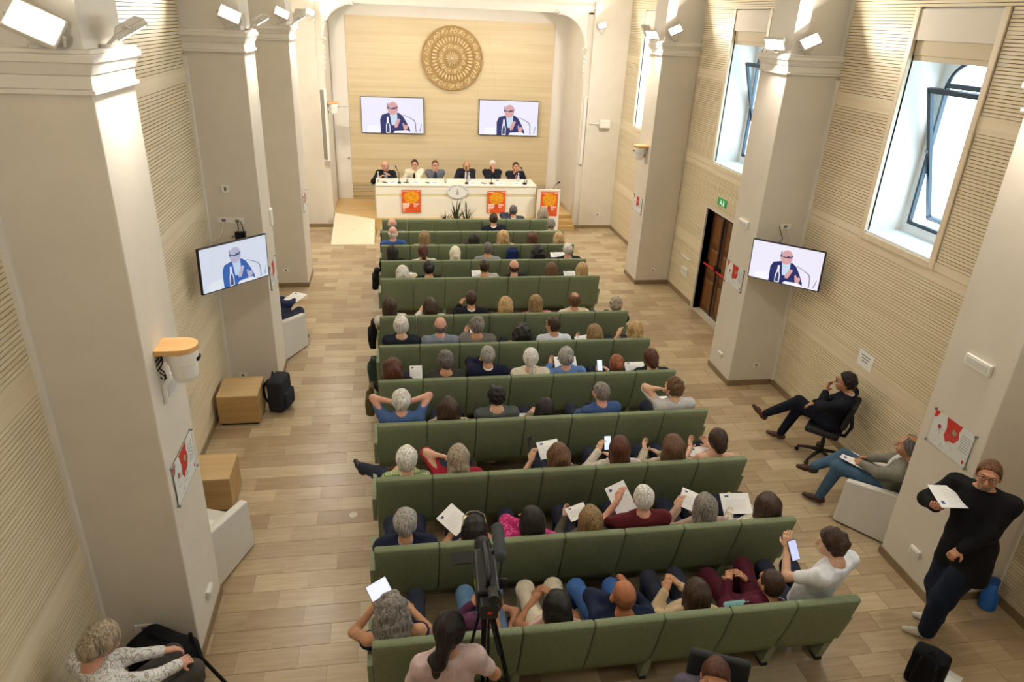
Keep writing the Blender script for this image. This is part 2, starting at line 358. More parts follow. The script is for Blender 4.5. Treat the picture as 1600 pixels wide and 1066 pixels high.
# ---- exit door
BROWN = wood('dark_stained_wood', '#4a2c14', '#6f451f', .4, 1.5, 2, 30); BROWN2 = wood('dark_stained_wood_light', '#5d3818', '#7d4f24', .4, 1.5, 2, 30)
d1 = struct(thing('door_1', None, None), 'brown panelled double exit door with red push bars in the right wall')
m = MB()
for y0, y1, z0, z1 in ((DOOR[0]-.05, DOOR[0], 0, DOOR[3]+.05), (DOOR[1], DOOR[1]+.05, 0, DOOR[3]+.05), (DOOR[0], DOOR[1], DOOR[3], DOOR[3]+.05)): m.box(XW-.008, XW+.3, y0, y1, z0, z1)
m.build('frame', PLASTER, d1)
xd = XW+.17; ym = (DOOR[0]+DOOR[1])/2
for y0, y1 in ((DOOR[0], ym-.003), (ym+.003, DOOR[1])):
    lf = MB().box(xd, xd+.05, y0+.004, y1-.004, .01, DOOR[3]-.004).build('leaf', BROWN, d1)
    for z0, z1 in ((.14, .72), (.82, 1.38), (1.48, 2.06)):
        MB().frus((0, 1, 0, 1), (0, 1, 0, 1), 0, 1)
        pm = MB(); A = (y0+.10, y1-.10, z0, z1); B = (A[0]+.04, A[1]-.04, z0+.04, z1-.04)
        V = [(xd-.004, A[0], A[2]), (xd-.004, A[1], A[2]), (xd-.004, A[1], A[3]), (xd-.004, A[0], A[3]), (xd-.022, B[0], B[2]), (xd-.022, B[1], B[2]), (xd-.022, B[1], B[3]), (xd-.022, B[0], B[3])]
        pm.add(V, [(0, 1, 2, 3), (7, 6, 5, 4), (0, 4, 5, 1), (1, 5, 6, 2), (2, 6, 7, 3), (3, 7, 4, 0)]); q = pm.build('raised_panel', BROWN2, lf); fix_normals(q)
    MB().box(xd-.05, xd, y0+.05, y0+.13, .98, 1.10).box(xd-.05, xd, y1-.13, y1-.05, .98, 1.10).tube([(xd-.045, ym+(.05 if y0 < ym else -.05)+(-.06 if y0 < ym else .06), .05), (xd-.045, ym+(-.05 if y0 < ym else .05)*.6, DOOR[3]-.05)], .012, 6).build('lock_case', mat('black_metal', '#16171a', .4, .6), lf)
    MB().tube([(xd-.075, y0+.06, 1.03), (xd-.075, y1-.06, 1.03)], .018, 8).build('push_bar', mat('red_bar', '#c8201c', .4), lf)
ex = thing('exit_sign', 'green running-man exit sign above the brown door', 'sign', (XW, 12.68, 2.44))
MB().box(-.03, -.002, -.17, .17, -.07, .07).build('plate', mat('sign_green', '#1f9a55', .5, emit=.25), ex, bevel=.004)
g = MB(); g.lathe([(.001, 0), (.016, 0), (.016, .002)], (-.0335, .02, .04), 10, (1, 0, 0))
for pts in ([(.03, .02), (-.01, .025), (-.03, -.01), (0, -.01)], [(-.01, -.005), (-.05, -.045), (-.035, -.05), (.01, -.01)], [(.0, -.01), (.05, -.05), (.06, -.035), (.02, .0)], [(.03, .015), (.07, -.005), (.065, -.015), (.025, .0)], [(-.12, -.05), (-.08, -.05), (-.08, .05), (-.12, .05)]):
    g.prism(pts, (-.031, 0, 0), (0, 1, 0), (0, 0, 1), (-1, 0, 0), 0, .0015)
g.build('running_figure', mat('sign_white', '#f2fff6', .5, emit=.4), ex)

# ---- pillars, capitals, upper piers
def pillar(side, y0, y1, label, far=False):
    s = 1 if side == 'R' else -1; xf = XR if s > 0 else XL; xb = XW+.03 if s > 0 else XLW-.03
    p = struct(thing('pillar', label, None))
    if far: return p
    X = lambda o, i=0.: (min(xf-s*o, xb), max(xf-s*o, xb))
    MB().box(*X(0), y0, y1, 0, 4.954).build('shaft', PLASTER, p, bevel=.012)
    c = MB()
    for o, z0, z1 in ((.028, 4.954, 4.985), (.012, 4.985, 5.07)): c.box(*X(o), y0-o, y1+o, z0, z1)
    a, b = .02, .05
    c.frus((*X(a), y0-a, y1+a), (*X(b), y0-b, y1+b), 5.07, 5.145); c.box(*X(.062), y0-.062, y1+.062, 5.145, 5.195); c.box(*X(.045), y0-.045, y1+.045, 5.195, 5.222)
    c.build('capital', WHITE, p, bevel=.006)
    u = MB(); u.box(min(xf+s*.02, xf+s*.22), max(xf+s*.02, xf+s*.22), y0+.05, y1-.05, 5.222, ZTOP+.3); u.box(min(xf+s*.2, xb), max(xf+s*.2, xb), y0+.13, y1-.13, 5.222, ZTOP)
    u.build('upper_pier', WHITE, p)
    k = MB(); t = .012
    k.box(min(xf-s*t, xf), max(xf-s*t, xf), y0-t, y1+t, 0, .10); k.box(min(xf, xb), max(xf, xb), y0-t, y0, 0, .10); k.box(min(xf, xb), max(xf, xb), y1, y1+t, 0, .10)
    k.build('skirting', BASEB, p)
    return p
for i, (y0, y1) in enumerate(CR[:4]): pillar('R', y0, y1, ['pillar beside the viewer on the right', 'right pillar beside the standing man in black', 'right pillar carrying the wall screen, beside the office chair', 'right pillar between the exit door and the stage'][i])
for i, (y0, y1) in enumerate(CLF[:4]): pillar('L', y0, y1, ['pillar beside the viewer on the left', 'nearest left pillar, with a camera shelf on its side', 'left pillar carrying the wall screen', 'left pillar nearest the stage'][i])
for i, (xa, xb) in enumerate(((XLW-.02, XLW+.035), (XW-.035, XW+.02))):
    t_ = MB()
    for cs in ((CLF if i == 0 else CR)[1:3]): t_.box(xa, xb, cs[0]-.05, cs[0], .1, 4.9)
    struct(t_.build('trim_%d' % (i+1), WHITE), 'white corner strips where %s pillars meet the panelling' % ('left', 'right')[i])

# ---- ceiling: shallow vault with cross arches on the piers
def vault(n=28, z0=ZTOP-.05, rise=1.7, t=.2):
    xm = (XLW+XW)/2; hw = (XW-XLW)/2+.1; m = MB(); P = [(xm+hw*math.cos(PI*i/n), z0+rise*math.sin(PI*i/n)) for i in range(n+1)]
    pts = P+[(x, z+t) for x, z in P[::-1]]
    for i in range(n): m.add([(P[i][0], Y0, P[i][1]), (P[i+1][0], Y0, P[i+1][1]), (P[i+1][0], Y1+.2, P[i+1][1]), (P[i][0], Y1+.2, P[i][1]), (P[i][0], Y0, P[i][1]+t), (P[i+1][0], Y0, P[i+1][1]+t), (P[i+1][0], Y1+.2, P[i+1][1]+t), (P[i][0], Y1+.2, P[i][1]+t)], [(0, 1, 2, 3), (7, 6, 5, 4), (0, 4, 5, 1), (2, 6, 7, 3)])
    return m
ce = struct(vault().build('ceiling', WHITE, smooth=False), 'white vaulted ceiling of the hall')
for (ya, yb), (yc, yd) in zip(CLF[:4], CR[:4]):
    n = 20; xm = (XL+XR)/2; m = MB(); P = [(xm+(XR-XL)/2*math.cos(PI*i/n), 6.6+1.2*math.sin(PI*i/n)) for i in range(n+1)]; Q = [(xm+(XR-XL+.44)/2*math.cos(PI*i/n), 6.6+1.45*math.sin(PI*i/n)) for i in range(n+1)]
    for i in range(n):
        f = lambda t, c0, c1: c1+(c0-c1)*t/n
        A = [(*P[i], f(i, ya, yc)), (*P[i+1], f(i+1, ya, yc)), (*Q[i+1], f(i+1, ya, yc)), (*Q[i], f(i, ya, yc))]; B = [(*P[i], f(i, yb, yd)), (*P[i+1], f(i+1, yb, yd)), (*Q[i+1], f(i+1, yb, yd)), (*Q[i], f(i, yb, yd))]
        m.add([(x, y, z) for x, z, y in A+B], [(0, 1, 2, 3), (7, 6, 5, 4), (0, 4, 5, 1), (1, 5, 6, 2), (2, 6, 7, 3), (3, 7, 4, 0)])
    m.build('cross_arch', WHITE, ce)
# ================================================================== FLOODLIGHTS ON THE CAPITALS
HOUS = mat('flood_housing', '#d8d4cc', .5); LENS = mat('flood_lens', (1., .93, .82), .3, emit=22.)
def flood(pos, nv, label, power=FLOOD_W, w=.12, h=.085, roll=0.):
    t = thing('floodlight', label, 'floodlight', pos, group='floodlights on the pillar capitals'); n = nrm(nv); x = nrm(np.cross((0, 0, 1), n)); y = np.cross(n, x); x, y = x*math.cos(roll)+y*math.sin(roll), y*math.cos(roll)-x*math.sin(roll); R = np.stack([x, y, n], 1)
    m = MB(); m.obox((0, 0, 0), (w+.018, h+.018, .02), R)
    A = [R@np.array([a*w*.8, b*h*.8, -.05]) for a, b in ((-1, -1), (1, -1), (1, 1), (-1, 1))]; B = [R@np.array([a*(w+.018), b*(h+.018), -.02]) for a, b in ((-1, -1), (1, -1), (1, 1), (-1, 1))]
    m.add(A+B, [(0, 3, 2, 1), (4, 5, 6, 7), (0, 1, 5, 4), (1, 2, 6, 5), (2, 3, 7, 6), (3, 0, 4, 7)]); m.build('housing', HOUS, t, bevel=.006)
    MB().obox(R@np.array([0, 0, .0225]), (w, h, .003), R).build('lens', LENS, t)
    b = MB(); z0 = 5.225-pos[2]; hb_ = -nrm((n[0], n[1], 0))*.15
    for s in (-1, 1): b.tube([R@np.array([s*(w+.03), 0, 0]), R@np.array([s*(w+.03), 0, -.05])+np.array([0, 0, -.02]), np.array([hb_[0], hb_[1], z0+.012])], .011, 6)
    b.lathe([(.05, 0), (.05, .02)], (hb_[0], hb_[1], z0-.002), 10); b.build('bracket', HOUS, t)
    if power:
        l = bpy.data.lights.new('flood_lamp', 'AREA'); l.shape = 'RECTANGLE'; l.size = w*2; l.size_y = h*2; l.energy = power; l.color = (1., .93, .81)
        o = bpy.data.objects.new('flood_lamp', l); COL.objects.link(o); o.parent = t
        o.matrix_local = Matrix(((x[0], y[0], -(-n[0]), n[0]*.04), (x[1], y[1], n[1], n[1]*.04), (x[2], y[2], n[2], n[2]*.04), (0, 0, 0, 1))) @ Matrix.Rotation(PI, 4, 'X')
    return t
UPV, UPR = (.38, -.72, .55), (-.38, -.72, .55)          # viewer-side lamps wash the vault, room-side lamps graze down their pillar
for args in (
    ((-1.80, 4.97, 5.36), UPV, 'large glowing floodlight at the top left corner, on the nearest left capital', FLOOD_W, .125, .085, -.55),
    ((-1.42, 5.45, 5.34), (.45, .15, -.85), 'floodlight seen edge-on over the room side of the nearest left capital', FLOOD_W*.8, .15, .09),
    ((-1.70, 10.24, 5.40), UPV, 'glowing floodlight on the capital above the left wall screen, viewer side', FLOOD_W, .115, .075, -.5),
    ((-1.41, 10.74, 5.35), (.45, .15, -.85), 'edge-on floodlight on the capital above the left wall screen, room side', FLOOD_W*.8),
    ((-1.66, 14.87, 5.42), UPV, 'glowing floodlight on the left capital nearest the stage, viewer side', FLOOD_W, .115, .075, -.5),
    ((-1.41, 15.40, 5.35), (.45, .15, -.85), 'edge-on floodlight on the left capital nearest the stage', FLOOD_W*.8),
    ((-1.46, 15.98, 5.42), (.6, .75, -.62), 'floodlight on the far side of the left capital nearest the stage', FLOOD_W*3),
    ((5.60, 9.95, 5.35), (-.5, -.45, -.72), 'floodlight on the room side of the capital above the right wall screen', FLOOD_W*.8),
    ((6.00, 9.72, 5.39), UPR, 'floodlight on the viewer side of the capital above the right wall screen', FLOOD_W, .11, .07, .55),
    ((5.60, 15.00, 5.34), (-.5, -.45, -.72), 'floodlight on the room side of the right capital nearest the stage', FLOOD_W*.8),
    ((5.97, 14.72, 5.43), UPR, 'floodlight on the viewer side of the right capital nearest the stage', FLOOD_W, .11, .07, .55),
    ((5.66, 15.60, 5.42), (-.6, .75, -.62), 'floodlight on the stage side of the right capital nearest the stage', FLOOD_W*3),
    ((5.78, 19.42, 5.44), (-.3, -.8, .45), 'small floodlight on the wall right of the stage opening', FLOOD_W*.7, .09, .06, .4),
    ((-1.60, 19.62, 5.44), (.3, -.8, .45), 'small floodlight on the wall left of the stage opening', FLOOD_W*.7, .09, .06, -.4),
    ((5.55, 5.25, 5.35), (-.5, .2, -.8), 'floodlight cut by the right edge, on the nearest right capital', FLOOD_W*.8),
    ((5.95, 4.80, 5.40), UPR, 'floodlight on the viewer side of the nearest right capital', FLOOD_W),
    ((-1.72, 1.06, 5.40), (.25, .85, -.2), 'added unseen floodlight on the stage side of the left pillar beside the viewer', FLOOD_W*.45),  # out of view, added to brighten the near end of the hall
    ((6.05, .82, 5.40), (-.25, .85, -.2), 'added unseen floodlight on the stage side of the right pillar beside the viewer', FLOOD_W*.4)):  # unseen counterpart on the right, also added for light at the near end
    flood(*args)

# ================================================================== STAGE
SH = .324; YB = 21.8
PANELW = wood('stage_veneer', '#cfba92', '#dccba9', .45, .7, 0, 22)
wf = struct(MB().box(XLW-.7, XW+.7, YB+.03, YB+.3, 0, 9).build('wall_front', WHITE), 'wall behind the stage faced with pale wood boards')
random.seed(3)
z = .80; rowi = 0
while z < 5.42:
    h = min(.36, 5.43-z); xs = [-.90, *[(-.90+5.95*q+random.uniform(-.35, .35)) for q in (.34, .67)], 5.05]
    for a, b in zip(xs, xs[1:]): MB().box(a+.0012, b-.0012, YB, YB+.03, z+.0012, z+h-.0012).build('board', PANELW, wf)
    z += h; rowi += 1
m = MB(); m.box(-.9, 5.05, YB+.02, YB+.03, SH, .80, 1)
for i in range(11): m.box(-.9, 5.05, YB, YB+.022, SH+i*.0433+.006, SH+(i+1)*.0433-.006)
m.build('vent_grille', [PANELW, GROOVE], wf)
# proscenium: side walls, head beam, curved brackets
pf = struct(MB().box(XLW-.03, -1.52, 19.75, 20.0, 0, 8.2).box(-1.58, -1.36, 19.82, YB+.03, 0, 5.75).box(5.60, XW+.03, 19.55, 19.9, 0, 8.2).box(5.45, 5.64, 19.66, YB+.03, 0, 5.75).build('wall_proscenium', PLASTER, bevel=.01), 'plaster walls flanking the stage opening')
struct(MB().box(-1.6, 5.66, 19.70, YB+.03, 5.86, 6.4).box(-1.6, 5.66, 19.66, 19.9, 5.70, 8.2).box(-1.5, 5.6, 19.62, 19.70, 5.80, 5.90).box(-1.5, 5.6, 19.58, 19.70, 6.0, 6.12).build('trim_3', WHITE), 'moulded head beam over the stage opening')
struct(MB().box(XLW, -1.36, 19.738, 19.75, 0, .1).box(5.45, XW, 19.538, 19.55, 0, .1).build('baseboard_front', BASEB), 'brown tile skirting beside the stage')
for s, xj, nm in ((1, -1.36, 'left'), (-1, 5.45, 'right')):
    b = struct(thing('bracket_moulding', 'curved plaster bracket in the upper %s corner of the stage opening' % nm, None)); rr = .80; n = 14
    pts = [(0, 0), (rr, 0)] + [(rr*(1-math.sin(PI/2*i/n)), -rr*1.05*(1-math.cos(PI/2*i/n))) for i in range(1, n)] + [(0, -rr*1.05)]
    MB().prism(pts, (xj, 19.66, 5.70), (s, 0, 0), (0, 0, 1), (0, 1, 0), 0, .22).build('web', WHITE, b)
    m = MB(); m.tube([(xj+s*rr*(1-math.sin(PI/2*i/n)), 19.67, 5.70-rr*1.05*(1-math.cos(PI/2*i/n))) for i in range(n+1)], .035, 8)
    m.build('rib', WHITE, b, smooth=True); m = MB()
    for cx, cz in ((rr, 0), (.02, -rr*1.05-.03)):
        m.tube([(xj+s*(cx+.075*(1-.1*k)*math.cos(k*.7)), 19.63, 5.70+cz+.075*(1-.1*k)*math.sin(k*.7)) for k in range(10)], .026, 6)
    for k in range(5): m.lathe([(.005, -.05), (.045-.006*k, 0), (.005, .06)], (xj+s*.03, 19.64, 5.70-rr*1.05-.2-.12*k), 8)
    m.build('scrollwork', WHITE, b, smooth=True)
dr = struct(thing('door_2', None, None), 'plain white service door left of the stage boards')
MB().box(-1.34, -.905, YB-.012, YB+.03, SH, 3.0).build('leaf', WHITE, dr, bevel=.004); MB().lathe([(.012, 0), (.012, -.05), (.028, -.055), (.028, -.08)], (-.97, YB-.012, 1.55), 12, (0, 1, 0)).build('knob', MATS['steel'], dr)
MB().box(-1.34, -.905, YB-.006, YB+.03, 3.01, 5.42).build('overpanel', WHITE, dr)
STW = wood('stage_floor_wood', '#c9a468', '#dcbd86', .4, 1, 0, 14)
st = struct(MB().prism([(-1.36, 20.1), (-.22, 19.40), (4.95, 19.32), (4.95, 19.85), (5.45, 19.85), (5.45, YB), (-1.36, YB)], (0, 0, 0), (1, 0, 0), (0, 1, 0), (0, 0, 1), 0, SH).build('floor_stage', STW), 'low wooden stage floor')
for k in range(2): MB().box(4.95, 5.45, 19.35+.25*k, 19.85, SH*(k)/3, SH*(k+1)/3-.001).build('step', STW, st)
rp = thing('ramp', 'cream access ramp up to the left end of the stage', 'ramp')
r_ = MB(); V = [(-1.32, 18.05, .0), (-.23, 18.07, .0), (-.23, 19.40, .0), (-1.32, 20.08, 0), (-1.32, 18.05, .012), (-.23, 18.07, .012), (-.23, 19.40, SH), (-1.32, 20.08, SH)]
r_.add(V, [(0, 3, 2, 1), (4, 5, 6, 7), (0, 1, 5, 4), (1, 2, 6, 5), (2, 3, 7, 6), (3, 0, 4, 7)]).build('deck', mat('ramp_cream', '#e9dfc4', .6, var=.03), rp)
MB().add([(-1.335, 18.05, 0), (-1.32, 18.05, 0), (-1.32, 20.08, 0), (-1.335, 20.08, 0), (-1.335, 18.05, .03), (-1.32, 18.05, .03), (-1.32, 20.08, SH+.02), (-1.335, 20.08, SH+.02)], [(0, 3, 2, 1), (4, 5, 6, 7), (0, 1, 5, 4), (1, 2, 6, 5), (2, 3, 7, 6), (3, 0, 4, 7)]).build('edge_strip', MATS['ramp_cream'], rp)

# ---- carved rosette
RC = onY(706.5, 91.5, YB-.035); CARV = mat('carved_oak', '#a98a58', .6, var=.15, vscale=9, bump=.3, bscale=40); CARV2 = mat('carved_oak_light', '#d9c39a', .5, var=.08, vscale=9)
ro = thing('carved_rosette', 'large round carved wooden rosette on the stage wall', 'wall carving', tuple(RC)); RR = .872
MB().lathe([(RR, .034), (RR, -.02), (RR-.03, -.035), (.02, -.035)], (0, 0, 0), 64, (0, 1, 0)).build('backing_disc', CARV, ro)
for r0, t in ((RR-.02, .022), (.63, .02), (.42, .018), (.225, .016)):
    m = MB(); m.tube([(r0*math.cos(2*PI*k/64), -.04, r0*math.sin(2*PI*k/64)) for k in range(65)], t, 6); m.build('ring_moulding', CARV, ro, smooth=True)
def lobe(L, w, t):
    m = MB(); n = 8; P = []
    for i in range(n+1):
        u = i/n; ww = w*math.sin(PI*min(1, .12+.88*u))**.6*(0.55+.45*u)
        P.append((u*L, ww))
    V = []; F = []
    for x, ww in P: V += [(x, 0, -ww), (x, -t*.8, -ww*.55), (x, -t, 0), (x, -t*.8, ww*.55), (x, 0, ww)]
    for i in range(n): F += [(i*5+k, i*5+k+1, i*5+k+6, i*5+k+5) for k in range(4)]
    return m.add(V, F)
pm = lobe(.155, .040, .05).mesh('petal', CARV2); pm2 = lobe(.15, .026, .045).mesh('petal', CARV2)
for n, me, r0, nm in ((36, pm, .445, 'petal'), (16, pm2, .05, 'inner_petal')):
    for k in range(n):
        o = bpy.data.objects.new(nm, me); COL.objects.link(o); o.parent = ro; a = 2*PI*k/n
        o.location = (r0*math.cos(a), -.036, r0*math.sin(a)); o.rotation_euler = (0, -a, 0)
sm = MB(); 
for k in range(14): q = k*.62; sm.v.append((0, 0, 0)) if False else None
sp = [((.078*(1-k/15))*math.cos(k*.62), -.01, (.078*(1-k/15))*math.sin(k*.62)) for k in range(14)]
sc_m = MB().tube(sp, [.014]*13+[.02], 6).mesh('scroll', CARV2)
lf_m = lobe(.13, .03, .022).mesh('scroll_leaf', CARV2)
for n, r0, s in ((18, .735, 1.), (12, .33, .85)):
    for k in range(n):
        a = 2*PI*(k+.25)/n
        for me, nm, da, rs in ((sc_m, 'scroll', 0, 0), (lf_m, 'scroll_leaf', PI/n, 0)):
            o = bpy.data.objects.new(nm, me); COL.objects.link(o); o.parent = ro; aa = a+da
            o.location = ((r0-(.05 if nm == 'scroll_leaf' else 0))*math.cos(aa), -.036, (r0-(.05 if nm == 'scroll_leaf' else 0))*math.sin(aa)); o.rotation_euler = (0, -aa+(0 if nm == 'scroll' else .5), 0); o.scale = (s, s, s*(1 if k % 2 else -1) if nm == 'scroll' else s)
MB().lathe([(.05, 0), (.05, -.05), (.03, -.065), (.0, -.07)], (0, -.03, 0), 16, (0, 1, 0)).build('boss', CARV2, ro, smooth=True)

# ---- screens: frame plus a lit flat picture of the speaker
def em(name, c, s):
    if name in MATS: return MATS[name]
    m = mat(name, (.012, .012, .014), .35); b = m.node_tree.nodes['Principled BSDF']; b.inputs['Emission Color'].default_value = (*hx(c), 1); b.inputs['Emission Strength'].default_value = s; return m
def screen(label, c, w, yaw, roll=0., tilt=0., arm=None, gain=1., tint=0, grp=None):
    t = thing('wall_screen', label, 'screen', tuple(c), group=grp); h = w*.5625
    t.rotation_euler = (tilt, roll, yaw)
    MB().box(-w/2, w/2, .0, .04, -h/2, h/2).build('casing', mat('screen_black', '#15151c', .35), t, bevel=.004)
    g = gain; nm = 'scr%d_' % tint
    pal = [('#eeeafa', '#e6edfc')[tint], ('#232c66', '#3a68b8')[tint], ('#d9a3a3', '#c4c0dd')[tint], ('#c9dcef', '#cfe2fa')[tint], ('#3a3f66', '#4a5f88')[tint], ('#f6f5ff', '#f2f8ff')[tint], ('#8f93a8', '#98a8c4')[tint]]
    M = [em(nm+str(i), p, .92*g) for i, p in enumerate(pal)]
    iw, ih = w-.03, h-.03
    P = MB().box(-iw/2, iw/2, -.002, .0, -ih/2, ih/2).build('picture', M[0], t)
    lay = [0]
    def poly(name, pts, mi):
        lay[0] += 1; d = -.002-.0006*lay[0]
        q = MB().prism([((u-.5)*iw, (.5-v)*ih) for u, v in pts], (0, d, 0), (1, 0, 0), (0, 0, 1), (0, 1, 0), 0, .0005).build(name, M[mi], P); fix_normals(q)
    ov = lambda cu, cv, ru, rv, n=18, a=0: [(cu+ru*math.cos(2*PI*k/n)*math.cos(a)-rv*math.sin(2*PI*k/n)*math.sin(a)*.56, cv+rv*math.sin(2*PI*k/n)*math.cos(a)+ru*math.cos(2*PI*k/n)*math.sin(a)*1.7) for k in range(n)]
    poly('pictured_chair', [(.08, 1), (.08, .86), (.12, .8), (.28, .78), (.28, 1)], 5)
    poly('pictured_jacket', [(.30, 1), (.295, .62), (.33, .48), (.44, .42), (.60, .42), (.66, .50), (.72, .68), (.775, .88), (.78, .99), (.7, 1)], 1)
    poly('pictured_shirt', [(.45, .42), (.57, .42), (.575, .55), (.56, .78), (.48, .78)], 3)
    poly('pictured_head', ov(.505, .30, .085, .19, a=.12), 2)
    poly('pictured_ear', ov(.425, .27, .012, .05), 4)
    poly('pictured_hair', [(.418, .16), (.432, .14), (.436, .25), (.42, .27), (.412, .22)], 6)
    poly('pictured_glasses', [(.43, .275), (.50, .30), (.51, .27), (.545, .26), (.55, .29), (.565, .25), (.59, .235), (.592, .25), (.575, .27), (.567, .31), (.55, .315), (.50, .325), (.43, .295)], 4)
    poly('pictured_hand', [(.52, .80), (.565, .62), (.60, .58), (.625, .61), (.60, .72), (.57, .84), (.53, .85)], 2)
    poly('pictured_hand', [(.655, .73), (.675, .70), (.69, .77), (.715, .75), (.745, .78), (.74, .86), (.70, .93), (.675, .90)], 2)
    poly('pictured_paper', [(.50, 1), (.53, .93), (.74, .91), (.80, 1)], 5)
    poly('pictured_bottle', [(.385, 1), (.385, .80), (.40, .68), (.405, .54), (.43, .54), (.435, .68), (.455, .80), (.455, 1)], 5)
    poly('pictured_bottle', [(.395, .98), (.397, .82), (.41, .72), (.43, .72), (.442, .82), (.442, .98)], 4)
    poly('pictured_microphone', [(.66, .47), (.68, .47), (.78, .545), (.855, .62), (.875, .70), (.885, .96), (.868, .96), (.86, .72), (.842, .64), (.775, .565), (.68, .49)], 6)
    poly('pictured_microphone', [(.93, .93), (.965, .72), (.972, .73), (.945, .94)], 6)
    if arm is not None:
        a = MB(); inv = np.linalg.inv(np.array(t.rotation_euler.to_matrix())); e = inv@(np.array(arm)-np.array(c)); a.obox((0, .055, 0), (.14, .02, .14)); a.tube([(0, .06, 0), e*.55+np.array([.05, .02, 0]), e], .022, 8); a.obox(e, (.07, .07, .12), inv)
        a.build('wall_arm', MATS['black_metal'], t)
    return t
sl = onY(613.5, 180.5, YB-.09); sr = onY(795, 184.7, YB-.09)
screen('left of the two large screens on the stage wall', sl, 1.81, math.radians(-3), math.radians(-.6), gain=1.05, arm=(sl[0], YB, sl[2]))
screen('right of the two large screens on the stage wall', sr, 1.80, math.radians(-1.0), math.radians(.2), gain=1.05, arm=(sr[0], YB, sr[2]))
screen('tilted screen on the left pillar showing the speaker', (-1.81, 9.35, 2.41), 1.08, math.radians(50), math.radians(1.6), gain=.85, tint=1, arm=(-1.9, 10.33, 2.45))
screen('tilted screen on the right pillar showing the speaker', (6.035, 9.25, 2.335), 1.08, math.radians(-49), math.radians(-1.5), gain=.85, arm=(6.15, 9.796, 2.40))

# ---- posters and desk
PAPER = mat('white_paper', '#f3f3f1', .7); INK = mat('grey_ink', '#8d9094', .8); RED = mat('poster_red', '#d9382c', .6)
def orange_poster(o, u0, u1, z0, z1, y, par):
    W_, H_ = u1-u0, z1-z0; O_ = pattern('poster_print', ['#e5541f', '#ef7d1a', '#f2a51c', '#e8931d'], 'print', 7.)
    p = MB().box(u0, u1, y-.004, y, z0, z1).build('poster', mat('poster_orange', '#e4602a', .6), par)
    cx, cz = u0+.52*W_, z0+.68*H_
    MB().prism([(.40*W_*math.cos(2*PI*k/28)*(1+.05*math.sin(5*k)), .27*H_*math.sin(2*PI*k/28)*(1+.06*math.cos(4*k))) for k in range(28)], (cx, y-.0055, cz), (1, 0, 0), (0, 0, 1), (0, 1, 0), 0, .001).build('printed_tree_crown', pattern('poster_crown', ['#f2a71b', '#f7b514', '#e8851c', '#c98f2a'], 'print', 16.), p)
    m = MB()
    for a, b, c, d in ((.05, .36, .935, .96), (.80, .95, .935, .955), (.05, .42, .385, .42), (.05, .42, .33, .37), (.05, .40, .275, .315), (.05, .36, .22, .26), (.05, .20, .17, .19), (.05, .18, .13, .15), (.05, .17, .05, .09), (.62, .92, .385, .41), (.62, .90, .345, .37), (.62, .82, .29, .31), (.62, .78, .255, .275)):
        m.box(u0+a*W_, u0+b*W_, y-.0056, y-.004, z0+c*H_, z0+d*H_)
    tag(m.build('printed_text_blocks', mat('poster_white_ink', '#fbe9dd', .6), p), kind='stuff')
    m = MB()
    for k in range(5): m.lathe([(.001, 0), (.022*W_*2, 0), (.022*W_*2, .001)], (u0+(.36+.13*k)*W_, y-.0056, z0+.06*H_), 8, (0, 1, 0))
    m.prism([(.42, .45), (.6, .45), (.66, .2), (.5, .12), (.36, .2)], (u0, y-.0046, z0), (W_, 0, 0), (0, 0, H_), (0, 1, 0), 0, .0004)
    m.build('printed_badges', mat('poster_dark_red', '#d2501d', .6), p)
dk = thing('conference_desk', 'long white conference desk on the stage hung with orange posters', 'desk', (0, 0, SH)); DW = mat('desk_white', '#f4f0e4', .4); dx0, dx1, dyf = -.178, 4.30, 19.56
DH = .925
MB().box(dx0, dx1, dyf-.03, dyf+.84, DH-.045, DH).build('top', DW, dk, bevel=.008)
MB().box(dx0+.02, dx1-.02, dyf, dyf+.03, .66, DH-.045).build('fascia', DW, dk)
MB().box(dx0+.02, dx1-.02, dyf+.012, dyf+.03, .58, .66).build('recessed_band', mat('desk_cream', '#e6dcb6', .5), dk)
for a, b in ((dx0+.02, .92), (.924, 2.06), (2.064, 3.18), (3.184, dx1-.02)): MB().box(a, b, dyf, dyf+.03, .0, .58).build('front_panel', DW, dk)
for a in (dx0, 1.45, 2.7, dx1-.04): MB().box(a, a+.04, dyf+.03, dyf+.8, 0, DH-.045).build('support', DW, dk)
orange_poster(dk, 0.515, 1.04, .155, .785, dyf-.036, dk); orange_poster(dk, 2.90, 3.42, .135, .765, dyf-.036, dk)
oe = MB().prism([(.29*math.cos(2*PI*k/36), .20*math.sin(2*PI*k/36)) for k in range(36)], (2.06, dyf-.045, .745), (1, 0, 0), (0, 0, 1), (0, 1, 0), 0, .012).build('emblem', mat('emblem_white', '#eeeeec', .5), dk)
m = MB(); EMI = mat('emblem_ink', '#a9adb4', .6)
for k in range(26):
    if k in (0, 1, 12, 13): continue
    a = PI*(k/25)*1.0; m.obox((2.06+.235*math.cos(a), dyf-.047, .745+.155*math.sin(a)), (.008, .001, .012), Ry(a-PI/2))
m.tube([(2.06+.275*math.cos(2*PI*k/36), dyf-.046, .745+.187*math.sin(2*PI*k/36)) for k in range(37)], .004, 4)
m.lathe([(.001, 0), (.022, 0), (.022, .002)], (2.06, dyf-.047, .80), 10, (0, 1, 0)); m.prism([(-.02, .03), (.02, .03), (.035, -.05), (.02, -.09), (-.02, -.09), (-.035, -.05)], (2.06, dyf-.047, .74), (1, 0, 0), (0, 0, 1), (0, 1, 0), 0, .002)
m.build('seal_figure', EMI, oe)
